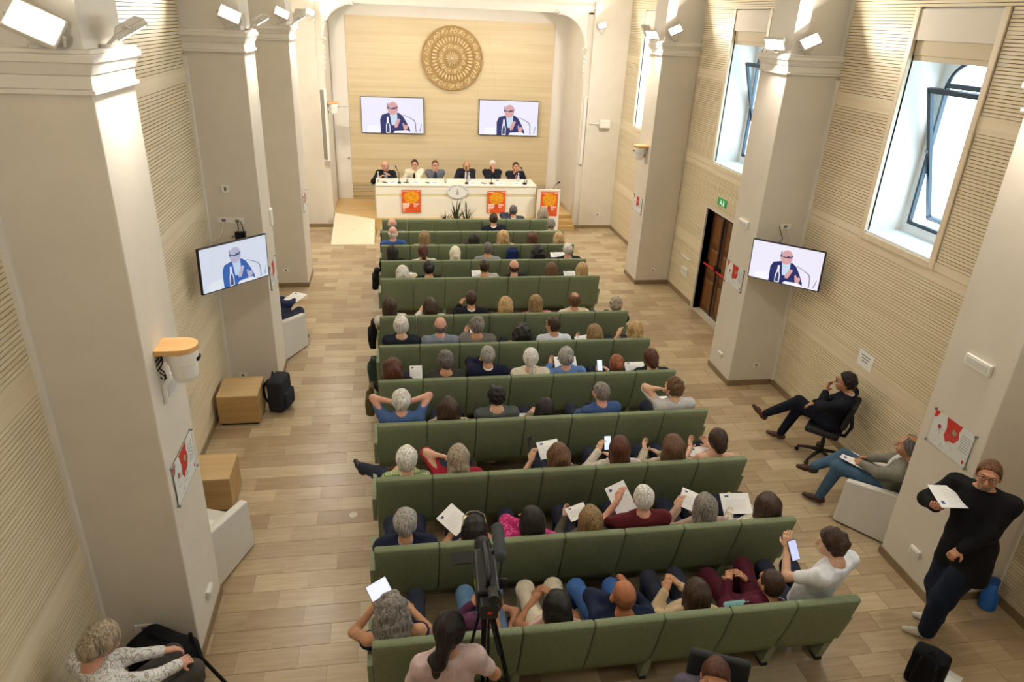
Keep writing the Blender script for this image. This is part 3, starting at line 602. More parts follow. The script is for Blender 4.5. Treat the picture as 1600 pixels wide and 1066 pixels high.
# lectern
le = thing('lectern', 'white lectern with an orange poster at the right end of the desk', 'lectern', (4.56, 18.98, 0), math.radians(-6)); LW = mat('lectern_white', '#f1ece4', .4)
MB().box(-.30, .30, .0, .03, 0, 1.27).build('front_board', LW, le, bevel=.004); MB().box(-.30, -.27, .03, .40, 0, 1.18).box(.27, .30, .03, .40, 0, 1.18).build('side_board', LW, le)
MB().obox((0, .2, 1.21), (.30, .22, .015), Rx(-.2)).build('reading_shelf', LW, le); orange_poster(le, -.235, .245, .52, 1.20, -.001, le)
MB().tube([(.12, .2, 1.22), (.14, .15, 1.34), (.22, .1, 1.42)], .007, 6).tube([(.22, .1, 1.42), (.27, .06, 1.47)], .02, 8).build('microphone', MATS['black_metal'], le)
# desk objects
DT = SH+DH+.001
BLK = MATS['black_metal']; STEEL = MATS['steel']
def gooseneck(x, y, hd, label):
    t = thing('desk_microphone', label, 'microphone', (x, y, DT), group='microphones on the stage desk')
    MB().box(-.05, .05, -.06, .06, 0, .03).build('base', BLK, t, bevel=.006)
    MB().tube([(0, 0, .03), (0, .0, .25), (hd*.03, .06, .33), (hd*.07, .16, .40)], .009, 6).build('neck', BLK, t); MB().tube([(hd*.07, .16, .40), (hd*.085, .21, .43)], .018, 8).build('capsule', BLK, t)
for px, hd, lb in ((624, -1, 'gooseneck microphone before the bald speaker at the desk end'), (731, 0, 'gooseneck microphone before the panellist with bowed head'), (770, 0, 'gooseneck microphone before the white-haired panellist'), (822, -1, 'gooseneck microphone before the rightmost panellist')):
    gooseneck(onZ(px, 291, DT)[0], 19.72, hd, lb)
PET = mat('clear_plastic', '#e6f0f2', .08, trans=.6, spec=.5)
def bottle(x, y, label):
    t = thing('water_bottle', label, 'bottle', (x, y, DT), group='water bottles on the stage desk')
    MB().lathe([(.03, 0), (.034, .01), (.034, .17), (.014, .24), (.014, .265)], (0, 0, 0), 14).build('body', PET, t, smooth=True); MB().lathe([(.0345, .06), (.0352, .065), (.0352, .13), (.0345, .135)], (0, 0, 0), 14).build('label_band', mat('bottle_label', '#c9d3dc', .6), t); MB().lathe([(.016, .262), (.016, .285), (.0, .287)], (0, 0, 0), 12).build('cap', mat('cap_white', '#f0f0f0', .5), t)
for px, lb in ((591, 'plastic water bottle at the left end of the stage desk'), (728, 'water bottle before the panellist with bowed head'), (806, 'water bottle before the rightmost panellist')): bottle(onZ(px, 290, DT)[0]+(.12 if px > 700 else 0), 19.86, lb)
for px, lb in ((628, 'drinking glass beside the bald speaker'), (689, 'drinking glass before the panellist with folded arms'), (772, 'drinking glass before the white-haired panellist'), (818, 'drinking glass near the right end of the stage desk')):
    t = MB().lathe([(.026, 0), (.034, .10), (.032, .10), (.025, .006), (.001, .006)], (onZ(px, 292, DT)[0]+.16, 19.80, DT), 14).build('drinking_glass', PET, smooth=True); tag(t, lb, 'glass', 'drinking glasses on the stage desk')
for i, px in enumerate((614, 650, 680, 741, 784, 810)):
    t = thing('name_card', ['name card before the bald speaker', 'name card before the panellist in cream', 'name card before the panellist in grey', 'name card before the panellist with bowed head', 'name card before the white-haired panellist', 'name card before the rightmost panellist'][i], 'name card', (onZ(px, 292, DT)[0], 19.62, DT), group='name cards on the stage desk')
    m = MB(); 
    for s in (-1, 1): m.add([(-.13, s*.04, 0), (.13, s*.04, 0), (.13, 0, .09), (-.13, 0, .09), (-.13, s*.037, 0), (.13, s*.037, 0), (.13, -s*.002, .088), (-.13, -s*.002, .088)], [(0, 1, 2, 3), (7, 6, 5, 4)])
    m.build('card', PAPER, t); MB().obox((0, -.0235, .048), (.07, .0006, .007), Rx(-.418)).build('printed_line', INK, t)
for px, lb in ((601, 'dark phone lying by the bald speaker'), (635, 'dark phone lying by the panellist in cream'), (670, 'dark phone lying by the panellist in grey'), (758, 'dark phone lying by the white-haired panellist')):
    p = onZ(px, 290.5, DT); tag(MB().obox((0, 0, .005), (.04, .075, .005), Rz(.8)).build('phone', mat('phone_black', '#1a1b20', .3), loc=(p[0], 19.78, DT), bevel=.003), lb, 'phone', 'phones on the stage desk')
# grasses in front of the desk
GRASS = mat('dark_leaf', '#3e4226', .6, var=.3, vscale=5); POT = mat('pot_cream', '#d8cdb2', .6)
random.seed(11)
for px, hh, n, lb in ((694, .55, 18, 'low dark potted plant at the left of the desk front'), (712, .95, 26, 'tall spiky dark potted plant at the middle of the desk front'), (729, .80, 22, 'spiky dark potted plant right of the tallest one')):
    p = onY(px, 338, 19.1); t = thing('potted_plant', lb, 'plant', (p[0], 19.05, 0), group='plants before the stage desk')
    MB().lathe([(.10, 0), (.13, .20), (.12, .20), (.1, .17), (.001, .17)], (0, 0, 0), 14).build('pot', POT, t)
    for k in range(n):
        a = random.uniform(0, 2*PI); L_ = hh*random.uniform(.6, 1.05); s = random.uniform(.1, .55); m = MB()
        P = [np.array([math.cos(a)*s*L_*u**1.5*.9, math.sin(a)*s*L_*u**1.5*.6, .15+L_*(u-.35*s*u*u*1.6)]) for u in (0, .3, .6, .85, 1)]
        w = np.array([-math.sin(a), math.cos(a), .3])*.017; V = []
        for q, f in zip(P, (.6, 1, 1, .6, .05)): V += [q-w*f, q+w*f]
        m.add(V, [(2*i, 2*i+1, 2*i+3, 2*i+2) for i in range(4)]); m.build('leaf', GRASS, t)
# unseen light strips added behind the head beam to brighten the stage
for x, lb in ((.2, 'added stage light strip above the bald speaker, behind the head beam'), (2.05, 'middle added stage light strip behind the head beam'), (3.9, 'added stage light strip above the rightmost panellist, behind the head beam')):
    t = thing('added_stage_light', lb, 'light', (x, 20.25, 5.85), group='added light strips over the stage')
    MB().box(-.5, .5, -.06, .06, -.05, .0).build('housing', HOUS, t); MB().box(-.48, .48, -.045, .045, -.053, -.05).build('diffuser', LENS, t)
    l = bpy.data.lights.new('added_strip_lamp', 'AREA'); l.shape = 'RECTANGLE'; l.size = .9; l.size_y = .1; l.energy = STAGE_FILL_W; l.color = (1., .93, .80); o = bpy.data.objects.new('added_strip_lamp', l); COL.objects.link(o); o.parent = t; o.location = (0, 0, -.07)

# ================================================================== WALL FITTINGS
SPK = mat('speaker_grey', '#8f8b82', .6); SPKW = mat('fitting_white', '#ece9e2', .5)
for s, x, lb in ((-1, -1.42, 'slim column loudspeaker left of the stage opening'), (1, 5.60, 'slim column loudspeaker right of the stage opening')):
    t = thing('column_speaker', lb, 'speaker', (x, 19.62, 1.86)); t.rotation_euler = (0, 0, s*.5)
    MB().box(-.075, .075, -.05, .05, 0, 1.82).build('cabinet', SPKW, t, bevel=.008); MB().box(-.055, .055, -.056, -.05, .03, 1.79).build('grille', SPK, t); MB().box(-.03, .03, .05, .14, .8, 1.0).build('bracket', SPKW, t)
t = thing('wall_speaker', 'small white loudspeaker box right of the stage opening', 'speaker', (6.10, 19.46, 2.98)); MB().box(-.15, .15, -.10, .08, -.11, .11).build('cabinet', SPKW, t, bevel=.03); MB().tube([(-.15, .0, 0), (-.42, .05, 0)], .014, 6).build('arm', SPKW, t)
def ptz(loc, rz, label):
    t = thing('ptz_camera', label, 'camera', loc, rz, group='ceiling cameras on wooden shelves')
    n = 10; pts = [(0, -.13), (.17, -.13)]+[(.17+.13*math.sin(PI*k/n), -.13*math.cos(PI*k/n)) for k in range(1, n)]+[(.17, .13), (0, .13)]
    MB().prism(pts, (0, 0, .0), (1, 0, 0), (0, 1, 0), (0, 0, 1), 0, .045).build('shelf', wood('orange_beech', '#cf9c5c', '#dfb277', .45, 2, 0, 20), t, bevel=.004)
    MB().box(.01, .16, -.05, .05, -.09, -.001).build('mount', SPKW, t, bevel=.01)
    MB().lathe([(.115, -.001), (.12, -.05), (.12, -.10), (.105, -.11), (.10, -.22), (.085, -.26), (.001, -.265)], (.17, 0, 0), 24).build('head', SPKW, t, smooth=False)
    MB().obox((.285, 0, -.075), (.012, .04, .014)).build('lens_slot', BLK, t)
    m = MB()
    for a in (0, 1.3, 2.4): m.tube([(.01+.03*math.sin(k*.9+a), -.08+.03*math.cos(k*.8+a), -.02-.03*k) for k in range(8)], .006, 5)
    m.build('cable_loops', BLK, t)
ptz((XL, 5.38, 3.02), 0, 'white domed camera under an orange shelf on the nearest left pillar')
ptz((XR, 15.05, 3.08), PI, 'white domed camera under a shelf on the right pillar nearest the stage')
ptz((-1.36, 19.95, 3.28), 0, 'small camera under an orange shelf left of the stage')
def wallbox(name, label, cat, x, s, y, z, hy, hz, lens=True, grp=None):
    t = thing(name, label, cat, (x, y, z), group=grp); MB().box(min(0, -s*.035), max(0, -s*.035), -hy, hy, -hz, hz).build('case', SPKW, t, bevel=.006)
    if lens: MB().box(min(-s*.035, -s*.04), max(-s*.035, -s*.04), -hy*.8, hy*.8, -hz*.6, hz*.6).build('diffuser', mat('diffuser_grey', '#d5d4cf', .3), t)
wallbox('emergency_lamp', 'flat emergency lamp above the poster on the nearest right pillar', 'lamp', XR, 1, 5.24, 2.68, .16, .055)
wallbox('emergency_lamp', 'flat emergency lamp under the camera shelf of the nearest left pillar', 'lamp', XL, -1, 5.45, 2.66, .16, .075)
wallbox('emergency_lamp', 'white lamp box above the poster on the right screen pillar', 'lamp', XR, 1, 10.22, 2.70, .15, .06)
wallbox('thermostat', 'small rounded white box on the left screen pillar edge', 'thermostat', XL, -1, 11.0, 2.60, .07, .13, False)
for x, s, y, z, lb in ((XR, 1, 5.2, .42, 'light switch plate low on the nearest right pillar'), (XL, -1, 5.5, .40, 'light switch plate low on the nearest left pillar'), (XR, 1, 10.2, .40, 'small outlet on the side of the right screen pillar')):
    wallbox('wall_plate', lb, 'outlet', x, s, y, z, .07, .045, True)
def plateY(label, px, py, y, hw=.06, hz=.04):
    p = onY(px, py, y); t = thing('wall_outlet', label, 'outlet', (p[0], y, p[2])); MB().box(-hw, hw, -.014, 0, -hz, hz).build('plate', SPKW, t, bevel=.003); MB().box(-hw*.3, hw*.3, -.017, -.014, -hz*.5, hz*.5).build('socket', mat('socket_grey', '#77746e', .6), t)
plateY('twin outlet at the foot of the nearest left pillar', 227, 981, 5.061, .085, .045)
plateY('outlet low on the left pillar nearest the stage', 447, 422, 14.96); plateY('outlet low on the right screen pillar', 1181, 570, 9.796); plateY('outlet low on the right pillar nearest the stage', 1020, 422, 14.80)
plateY('outlet behind the wooden box on the left screen pillar', 380, 586, 10.33); plateY('small switch high on the left screen pillar', 352, 295, 10.33, .05, .055); plateY('white junction plate above the left screen', 350, 344, 10.33, .09, .04); plateY('power outlet above the left screen', 371, 345, 10.33, .09, .04)
plateY('power outlet above the right screen', 1227, 354, 9.796, .09, .04); plateY('outlet low on the wall right of the stage', 933, 335, 19.55)
for px0, py0, px1, py1, y, c, lb in ((371, 346, 362, 372, 10.30, BLK, 'black power cable above the left screen'), (376, 346, 378, 372, 10.30, BLK, 'second black power cable above the left screen'), (349, 348, 328, 380, 10.30, SPKW, 'white cable hanging above the left screen'), (1218, 354, 1218, 380, 9.77, BLK, 'black power cable above the right screen'), (1229, 355, 1234, 378, 9.77, SPKW, 'white cable above the right screen')):
    a, b = onY(px0, py0, y), onY(px1, py1, y); mid = (a+b)/2+np.array([.04, -.04, -.05]); tag(MB().tube([a, (a+mid)/2+np.array([.01, 0, -.03]), mid, b], .006, 5).build('cable', c), lb, 'cable')
def art_poster(label, x, s, y0, y1, z0, z1, flip=False):
    t = thing('art_poster', label, 'poster', (x, 0, 0), group='red and white art posters on the pillars'); f = -s; d = lambda a: f*a
    def slab(a, b, ya, yb, za, zb, nm, m, par): return MB().box(min(d(a), d(b)), max(d(a), d(b)), ya, yb, za, zb).build(nm, m, par)
    sh = slab(.012, .016, y0, y1, z0, z1, 'sheet', PAPER, t); slab(.018, .021, y0-.02, y1+.02, z0-.012, z1+.012, 'acrylic_cover', glassmat('acrylic', '#fbfcfc', .015), t)
    W_, H_ = y1-y0, z1-z0
    g = lambda u: (y1-u*W_) if s > 0 else (y0+u*W_)
    def poly(pts, nm, m, o): q = MB().prism([(g(u), z0+v*H_) for u, v in pts], (d(.0161+o), 0, 0), (0, 1, 0), (0, 0, 1), (f, 0, 0), 0, .0004).build(nm, m, sh); fix_normals(q)
    poly([(.30, 1), (.70, 1), (.66, .80), (.70, .62), (.62, .42), (.50, .40), (.42, .30), (.34, .46), (.36, .70)], 'red_print', RED, 0); poly([(0, 1), (.12, 1), (.07, .82), (0, .76)], 'red_print', RED, 0)
    poly([(.52, .80), (.62, .72), (.58, .62), (.50, .66)], 'green_print', mat('poster_green', '#9fb08a', .6), .0005)
    poly([(.19+.045*math.cos(k*.52), .60+.07*math.sin(k*.52)) for k in range(12)], 'red_print', mat('poster_magenta', '#c2405a', .6), 0); poly([(.93+.028*math.cos(k*.52), .12+.055*math.sin(k*.52)) for k in range(12)], 'red_badge', RED, 0)
    ln = MB(); random.seed(int(y0*10))
    for k in range(16):
        a, b = random.uniform(.02, .62), random.uniform(.03, .6); c, e = a+random.uniform(-.12, .12), b+random.uniform(-.2, .2)
        ln.tube([(d(.0165), g(a), z0+b*H_), (d(.0165), g(min(.68, max(.02, c))), z0+min(.95, max(.03, e))*H_)], .0016, 4)
    for k in range(7): ln.box(min(d(.0162), d(.0167)), max(d(.0162), d(.0167)), min(g(.74), g(.96)), max(g(.74), g(.96)), z0+(.80-.07*k)*H_, z0+(.815-.07*k)*H_)
    ln.build('fine_drawing', INK, sh)
    for yy in (y0-.012, y1+.012):
        for zz in (z0, z1): MB().tube([(d(0), yy, zz), (d(.03), yy, zz)], .011, 8).build('standoff', STEEL, t)
art_poster('red and white art poster beside the standing man', XR, 1, 5.0, 5.53, 1.65, 2.02); art_poster('red and white art poster on the nearest left pillar', XL, -1, 5.16, 5.74, 1.67, 2.05)
art_poster('red and white art poster on the right screen pillar', XR, 1, 9.93, 10.49, 1.64, 2.0); art_poster('red and white art poster on the right pillar nearest the stage', XR, 1, 14.92, 15.46, 1.62, 1.96)
art_poster('red and white art poster behind the left screen', XL, -1, 10.45, 11.0, 1.62, 1.98); art_poster('red and white art poster on the left pillar nearest the stage', XL, -1, 15.1, 15.7, 1.62, 1.96)
t = thing('notice_sheet', 'white printed notice taped to the wall above the office chair', 'notice', (XW, 7.73, 1.47)); sh = MB().obox((-.004, 0, 0), (.0015, .155, .115), Rx(.02)).build('sheet', PAPER, t)
m = MB()
for k, (a, b) in enumerate(((-.10, .10), (-.08, .08), (-.06, .07))): m.box(-.0066, -.0056, a, b, .045-.04*k, .06-.04*k)
m.build('printed_lines', INK, sh)
t = thing('floor_cover', 'round pale floor socket cover in the left aisle', 'floor cover', (-.308, 7.01, .0)); MB().lathe([(.05, .0005), (.05, .003), (.045, .004)], (0, 0, 0), 20).build('lid', mat('cover_pale', '#d9d2c2', .4), t)
wallbox('wall_plate', 'white intercom on the right wall near the stage', 'outlet', XW, 1, 17.1, 2.35, .1, .1, False); wallbox('wall_plate', 'twin switch plates low beside the exit door', 'outlet', XW, 1, 13.9, .62, .16, .08, True); wallbox('door_hold', 'slim dark slot on the wall beside the exit door', 'wall slot', XW, 1, 13.95, .92, .22, .02, False)
# ================================================================== SEAT ROWS
ROWY = [16.816, 15.746, 14.688, 13.63, 12.571, 10.746, 9.612, 8.50, 7.376, 6.264, 5.173, 4.082]
SW = .605; HB = 1.005
GREEN = mat('green_seat_fabric', '#808a6c', .9, var=.10, vscale=40, bump=.4, bscale=220, spec=.2)
GREEN2 = mat('green_seat_side', '#8a947a', .85, var=.05, vscale=20)
BLKP = mat('black_plastic', '#191a1c', .5)
def seat_meshes():
    """one backrest, cushion, leg in row-local coordinates: x across from 0, y=0 at the top of the back, z up"""
    tl = .27/HB                                             # lean: the foot stands forward of the top edge
    yb = lambda z: (HB-z)*tl
    b = MB(); x0, x1 = .004, SW-.004; n = 9; prof = []
    zz = np.linspace(.285, HB-.02, n); t = .085
    back = [(yb(z)-.014*math.sin(PI*(i/(n-1))), z) for i, z in enumerate(zz)]
    front = [(yb(z)+t-.012*math.sin(PI*(i/(n-1))*.8), z) for i, z in enumerate(zz)]
    top = [(yb(HB-.02)+t/2+t/2*math.cos(a), HB-.02+.02*math.sin(a)) for a in np.linspace(PI, 0, 7)[1:-1]]
    pr = back+top+front[::-1]
    cols = [(x0+.014, .86), (x0+.004, .97), (x0+.03, 1.), (x1-.03, 1.), (x1-.004, .97), (x1-.014, .86)]
    cols = [(x0, .80), (x0+.006, .93), (x0+.02, 1.), (x1-.02, 1.), (x1-.006, .93), (x1, .80)]
    c = np.mean(pr, 0); V = []; F = []; k = len(pr)
    mid = [((yb(z)+t/2), z) for _, z in pr]
    for x, s in cols:
        for (y, z), (my, _) in zip(pr, mid): V.append((x, my+(y-my)*s, z if z < HB-.03 else HB-.03+(z-HB+.03)*s))
    for i in range(len(cols)-1): F += [(i*k+j, i*k+(j+1) % k, (i+1)*k+(j+1) % k, (i+1)*k+j) for j in range(k)]
    F += [tuple(range(k)), tuple(range((len(cols)-1)*k, len(cols)*k))[::-1]]
    b.add(V, F); bm = b.mesh('backrest', GREEN); 
    import bmesh
    q = bmesh.new(); q.from_mesh(bm); bmesh.ops.recalc_face_normals(q, faces=q.faces); q.to_mesh(bm); q.free()
    bm.polygons.foreach_set('use_smooth', [True]*len(bm.polygons))
    cu = MB(); cu.frus((.02, SW-.02, .26, .74), (.02, SW-.02, .25, .76), .34, .38); cu.frus((.02, SW-.02, .25, .76), (.05, SW-.05, .28, .73), .38, .455)
    cm = cu.mesh('seat_cushion', GREEN)
    l = MB(); w = .035
    def slab(ya, yb_, z0, z1, y2, y3): return [(-w, ya, z0), (w, ya, z0), (w, yb_, z0), (-w, yb_, z0), (-w, y2, z1), (w, y2, z1), (w, y3, z1), (-w, y3, z1)]
    Q = [(0, 3, 2, 1), (4, 5, 6, 7), (0, 1, 5, 4), (1, 2, 6, 5), (2, 3, 7, 6), (3, 0, 4, 7)]
    l.add(slab(yb(.04)-.005, yb(.04)+.10, .04, .34, yb(.34)+.002, yb(.34)+.12), Q)
    l.add(slab(yb(.04)+.09, .60, .03, .07, yb(.04)+.09, .60), Q); l.add(slab(.50, .58, .07, .34, .42, .58), Q)
    lm = l.mesh('leg', GREEN2)
    f = MB(); f.box(-w*.9, w*.9, yb(0)-.02, yb(0)+.09, 0, .04); f.box(-w*.9, w*.9, .50, .60, 0, .03); fm = f.mesh('foot_pad', BLKP)
    e = MB(); P = [(yb(.30)-.005, .30), (yb(HB-.05)+.01, HB-.05), (yb(HB-.05)+t, HB-.05), (yb(.66)+t, .66), (.70, .64), (.70, .60), (yb(.60)+t+.02, .58), (.5, .3)]
    P = [(yb(.34)+.01, .34), (yb(.70)+.015, .70), (yb(.70)+t, .70), (.30, .665), (.66, .645), (.66, .605), (.56, .34)]
    e.prism(P, (0, 0, 0), (0, 1, 0), (0, 0, 1), (1, 0, 0), -.022, .022); em_ = e.mesh('end_panel', GREEN2)
    return bm, cm, lm, fm, em_
SEATM = seat_meshes()
ORD = ['front row of green seats, nearest the stage', 'second row of green seats from the stage', 'third row of green seats from the stage', 'fourth row of green seats from the stage', 'fifth row of green seats, before the cross aisle', 'sixth row of green seats, just behind the cross aisle', 'seventh row of green seats from the stage', 'eighth row of green seats, ending at the striped-shirt man', 'fourth row of green seats from the back', 'third row of green seats from the back', 'second row of green seats from the back', 'rearmost row of green seats, nearest the viewer']
ORD[7] = 'fifth row of green seats from the back'
def ob(name, me, par, loc=(0, 0, 0)):
    o = bpy.data.objects.new(name, me); COL.objects.link(o); o.parent = par; o.location = loc; return o
for i, y in enumerate(ROWY):
    t = thing('seat_row', ORD[i], 'seat row', (0, y, 0), group='rows of green auditorium seats')
    for k in range(7):
        ob('backrest', SEATM[0], t, (k*SW, 0, 0)); ob('seat_cushion', SEATM[1], t, (k*SW, 0, 0))
    for k in range(8):
        if k in (0, 2, 4, 6, 7):
            x = .04 if k == 0 else k*SW-.04 if k == 7 else k*SW
            lg = ob('leg', SEATM[2], t, (x, 0, 0)); ob('foot_pad', SEATM[3], lg)
    for x in (-.024, 7*SW+.024): ob('end_panel', SEATM[4], t, (x, 0, 0))
    MB().box(.02, 7*SW-.02, .28, .33, .25, .30).build('beam', BLKP, t)

# ================================================================== PEOPLE: distance-field bodies meshed with surface nets
class SDF:
    def __init__(s, k=.04): s.p = []; s.k = k; s.cuts = []
    def cone(s, a, b, ra, rb=None, k=None, sub=False): s.p.append(('c', np.array(a, float), np.array(b, float), ra, ra if rb is None else rb, k, sub)); return s
    def ell(s, c, r, R=None, k=None, sub=False): s.p.append(('e', np.array(c, float), np.array(r, float), np.eye(3) if R is None else np.array(R), 0, k, sub)); return s
    def box(s, c, h, R=None, rad=.01, k=None, sub=False): s.p.append(('b', np.array(c, float), np.array(h, float), np.eye(3) if R is None else np.array(R), rad, k, sub)); return s
    def cut(s, n, o): n = nrm(n); s.cuts.append((n, float(n@np.array(o)))); return s      # drop what lies beyond o along n
    def mesh(s, h, noise=0., nf=30., seed=1, zs=1.):
        lo = np.full(3, 9e9); hi = -lo; bbs = []
        for p in s.p:
            if p[0] == 'c': m = np.stack([p[1]-p[3], p[1]+p[3], p[2]-p[4], p[2]+p[4]]); a, b = m.min(0), m.max(0)
            else:
                e = np.abs(p[3])@(p[2]+(p[4] if p[0] == 'b' else 0)); a, b = p[1]-e, p[1]+e
            bbs.append((a, b))
            if not p[6]: lo = np.minimum(lo, a); hi = np.maximum(hi, b)
        pad = 2.5*h+noise; lo = np.floor((lo-pad)/h)*h; n = np.ceil((hi+pad-lo)/h).astype(int)+1
        f = np.full(tuple(n), .5, np.float32); ax = [(lo[i]+h*np.arange(n[i])).astype(np.float32) for i in range(3)]
        for p, (a, b) in zip(s.p, bbs):
            k = s.k if p[5] is None else p[5]; mg = max(2.5*h, k)+noise
            i0 = np.clip(np.floor((a-mg-lo)/h).astype(int), 0, n); i1 = np.clip(np.ceil((b+mg-lo)/h).astype(int)+1, 0, n)
            if (i1 <= i0).any(): continue
            sl = tuple(slice(i0[i], i1[i]) for i in range(3)); X, Y, Z = ax[0][sl[0]][:, None, None], ax[1][sl[1]][None, :, None], ax[2][sl[2]][None, None, :]
            if p[0] == 'c':
                d = (p[2]-p[1]); L2 = float(d@d)+1e-12; x, y, z = X-p[1][0], Y-p[1][1], Z-p[1][2]
                t = np.clip((x*d[0]+y*d[1]+z*d[2])/L2, 0, 1); D = np.sqrt((x-t*d[0])**2+(y-t*d[1])**2+(z-t*d[2])**2)-(p[3]+t*(p[4]-p[3]))
            else:
                x, y, z = X-p[1][0], Y-p[1][1], Z-p[1][2]; R = p[3]
                q = [x*R[0, i]+y*R[1, i]+z*R[2, i] for i in range(3)]; r = p[2]
                if p[0] == 'e':
                    k0 = np.sqrt((q[0]/r[0])**2+(q[1]/r[1])**2+(q[2]/r[2])**2)+1e-6; k1 = np.sqrt((q[0]/r[0]**2)**2+(q[1]/r[1]**2)**2+(q[2]/r[2]**2)**2)+1e-6; D = k0*(k0-1)/k1
                else:
                    w = [np.abs(q[i])-r[i] for i in range(3)]; D = np.sqrt(np.maximum(w[0], 0)**2+np.maximum(w[1], 0)**2+np.maximum(w[2], 0)**2)+np.minimum(np.maximum(np.maximum(w[0], w[1]), w[2]), 0)-p[4]
            F = f[sl]
            if p[6]: f[sl] = np.maximum(F, -D)
            else:
                g = np.clip(.5+.5*(F-D)/k, 0, 1); f[sl] = F*(1-g)+D*g-k*g*(1-g)
        if noise:
            rg = np.random.RandomState(seed); W = np.zeros_like(f)
            for _ in range(6):
                d = rg.normal(size=3); d[2] *= zs; d = d/np.linalg.norm(d)*nf*rg.uniform(.7, 1.5); ph = rg.uniform(0, 6.28)
                W += np.sin(ax[0][:, None, None]*d[0]+ax[1][None, :, None]*d[1]+ax[2][None, None, :]*d[2]+ph)
            f = f+W*(noise/3.2)
        for nn, c in s.cuts: f = np.maximum(f, ax[0][:, None, None]*nn[0]+ax[1][None, :, None]*nn[1]+ax[2][None, None, :]*nn[2]-c)
        return nets(f, lo, h)
def nets(f, lo, h):
    s = f < 0; c = np.zeros(tuple(np.array(f.shape)-1), np.int8); N_ = f.shape
    offs = [(i, j, k) for i in (0, 1) for j in (0, 1) for k in (0, 1)]
    for i, j, k in offs: c += s[i:N_[0]-1+i, j:N_[1]-1+j, k:N_[2]-1+k]
    I = np.nonzero((c > 0) & (c < 8)); n = len(I[0])
    if n == 0: return np.zeros((0, 3)), np.zeros((0, 4), int)
    idx = np.full(c.shape, -1, np.int32); idx[I] = np.arange(n)
    v = {o: f[I[0]+o[0], I[1]+o[1], I[2]+o[2]] for o in offs}; acc = np.zeros((n, 3)); cnt = np.zeros(n)
    for a in offs:
        for d in range(3):
            if a[d]: continue
            b = list(a); b[d] = 1; b = tuple(b); m = (v[a] < 0) != (v[b] < 0)
            t = np.where(m, v[a]/np.where(m, v[a]-v[b], 1), 0); P = np.array(a, float)[None, :].repeat(n, 0); P[:, d] += t; acc += P*m[:, None]; cnt += m
    V = lo+h*(np.stack(I, 1)+acc/np.maximum(cnt, 1)[:, None]); Q = []
    for d in range(3):
        e1, e2 = [(1, 2), (2, 0), (0, 1)][d]; sl0 = [slice(1, -1)]*3; sl0[d] = slice(0, -1); sl1 = list(sl0); sl1[d] = slice(1, None)
        A, B = s[tuple(sl0)], s[tuple(sl1)]; J = np.nonzero(A != B); J = [J[q]+(0 if q == d else 1) for q in range(3)]
        if not len(J[0]): continue
        def at(a, b): K = [J[0], J[1], J[2]]; K[e1] = K[e1]-a; K[e2] = K[e2]-b; return idx[tuple(K)]
        q = np.stack([at(1, 1), at(0, 1), at(0, 0), at(1, 0)], 1); fl_ = ~s[J[0], J[1], J[2]]; q[fl_] = q[fl_][:, ::-1]; Q.append(q)
    Q = np.concatenate(Q); return V, Q[(Q >= 0).all(1)]
def join(parts):
    V = []; Q = []; b = 0
    for v, q in parts:
        if len(v): V.append(v); Q.append(q+b); b += len(v)
    return np.concatenate(V), np.concatenate(Q)
def nmesh(name, V, Q, m, parent, smooth=True):
    me = bpy.data.meshes.new(name); me.vertices.add(len(V)); me.vertices.foreach_set('co', V.astype(np.float32).ravel())
    me.loops.add(len(Q)*4); me.loops.foreach_set('vertex_index', Q.astype(np.int32).ravel()); me.polygons.add(len(Q))
    me.polygons.foreach_set('loop_start', np.arange(0, len(Q)*4, 4, dtype=np.int32)); me.polygons.foreach_set('loop_total', np.full(len(Q), 4, np.int32))
    me.polygons.foreach_set('use_smooth', np.full(len(Q), smooth)); me.materials.append(m); me.update(calc_edges=True)
    o = bpy.data.objects.new(name, me); COL.objects.link(o)
    if parent is not None: o.parent = parent
    return o
def ik(S, W, l1, l2, hint):
    d = W-S; L = np.linalg.norm(d)
    if L > l1+l2-.01: W = S+d/L*(l1+l2-.01); d = W-S; L = l1+l2-.01
    L = max(L, abs(l1-l2)+.02); u = d/(np.linalg.norm(d)+1e-9); a = (l1*l1-l2*l2+L*L)/(2*L); hgt = math.sqrt(max(l1*l1-a*a, 0)); p = np.array(hint, float); p = p-u*(p@u); p = nrm(p)
    return S+u*a+p*hgt, W
def hand(sd, W, d, pn, side, curl=.55, fr=.0085):
    """palm and five fingers: W wrist, d pointing direction, pn palm normal (the way fingers curl), side +1 right hand"""
    d = nrm(d); pn = nrm(pn-d*(pn@d)) if np.linalg.norm(np.cross(pn, d)) > 1e-3 else nrm(np.cross(d, (1, 0, .1))); x = np.cross(d, pn)*1.0; R = np.stack([x, d, pn], 1)
    sd.cone(W-d*.02, W+d*.03, .024, .024, k=.02); sd.box(W+d*.055, (.026, .032, .004), R, .010, k=.012)
    for i, (o, L) in enumerate(((-.030, .070), (-.010, .080), (.010, .075), (.029, .060))):
        b = W+d*.088+x*o; c = curl*(1+.06*i); q = b
        for j, f in enumerate((.45, .32, .24)):
            a = c*(j+.35); e = q+(d*math.cos(a)+pn*math.sin(a))*L*f; sd.cone(q, e, fr*(1-.08*j), fr*(.92-.08*j), k=.004); q = e
    s = -side; tb = W+d*.03+x*s*.026; t1 = tb+(d*.55+x*s*.75+pn*.35)*.038; t2 = t1+(d*.8+x*s*.25+pn*.5)*.034
    sd.cone(tb, t1, .0125, .0105, k=.012); sd.cone(t1, t2, .0105, .008, k=.004)
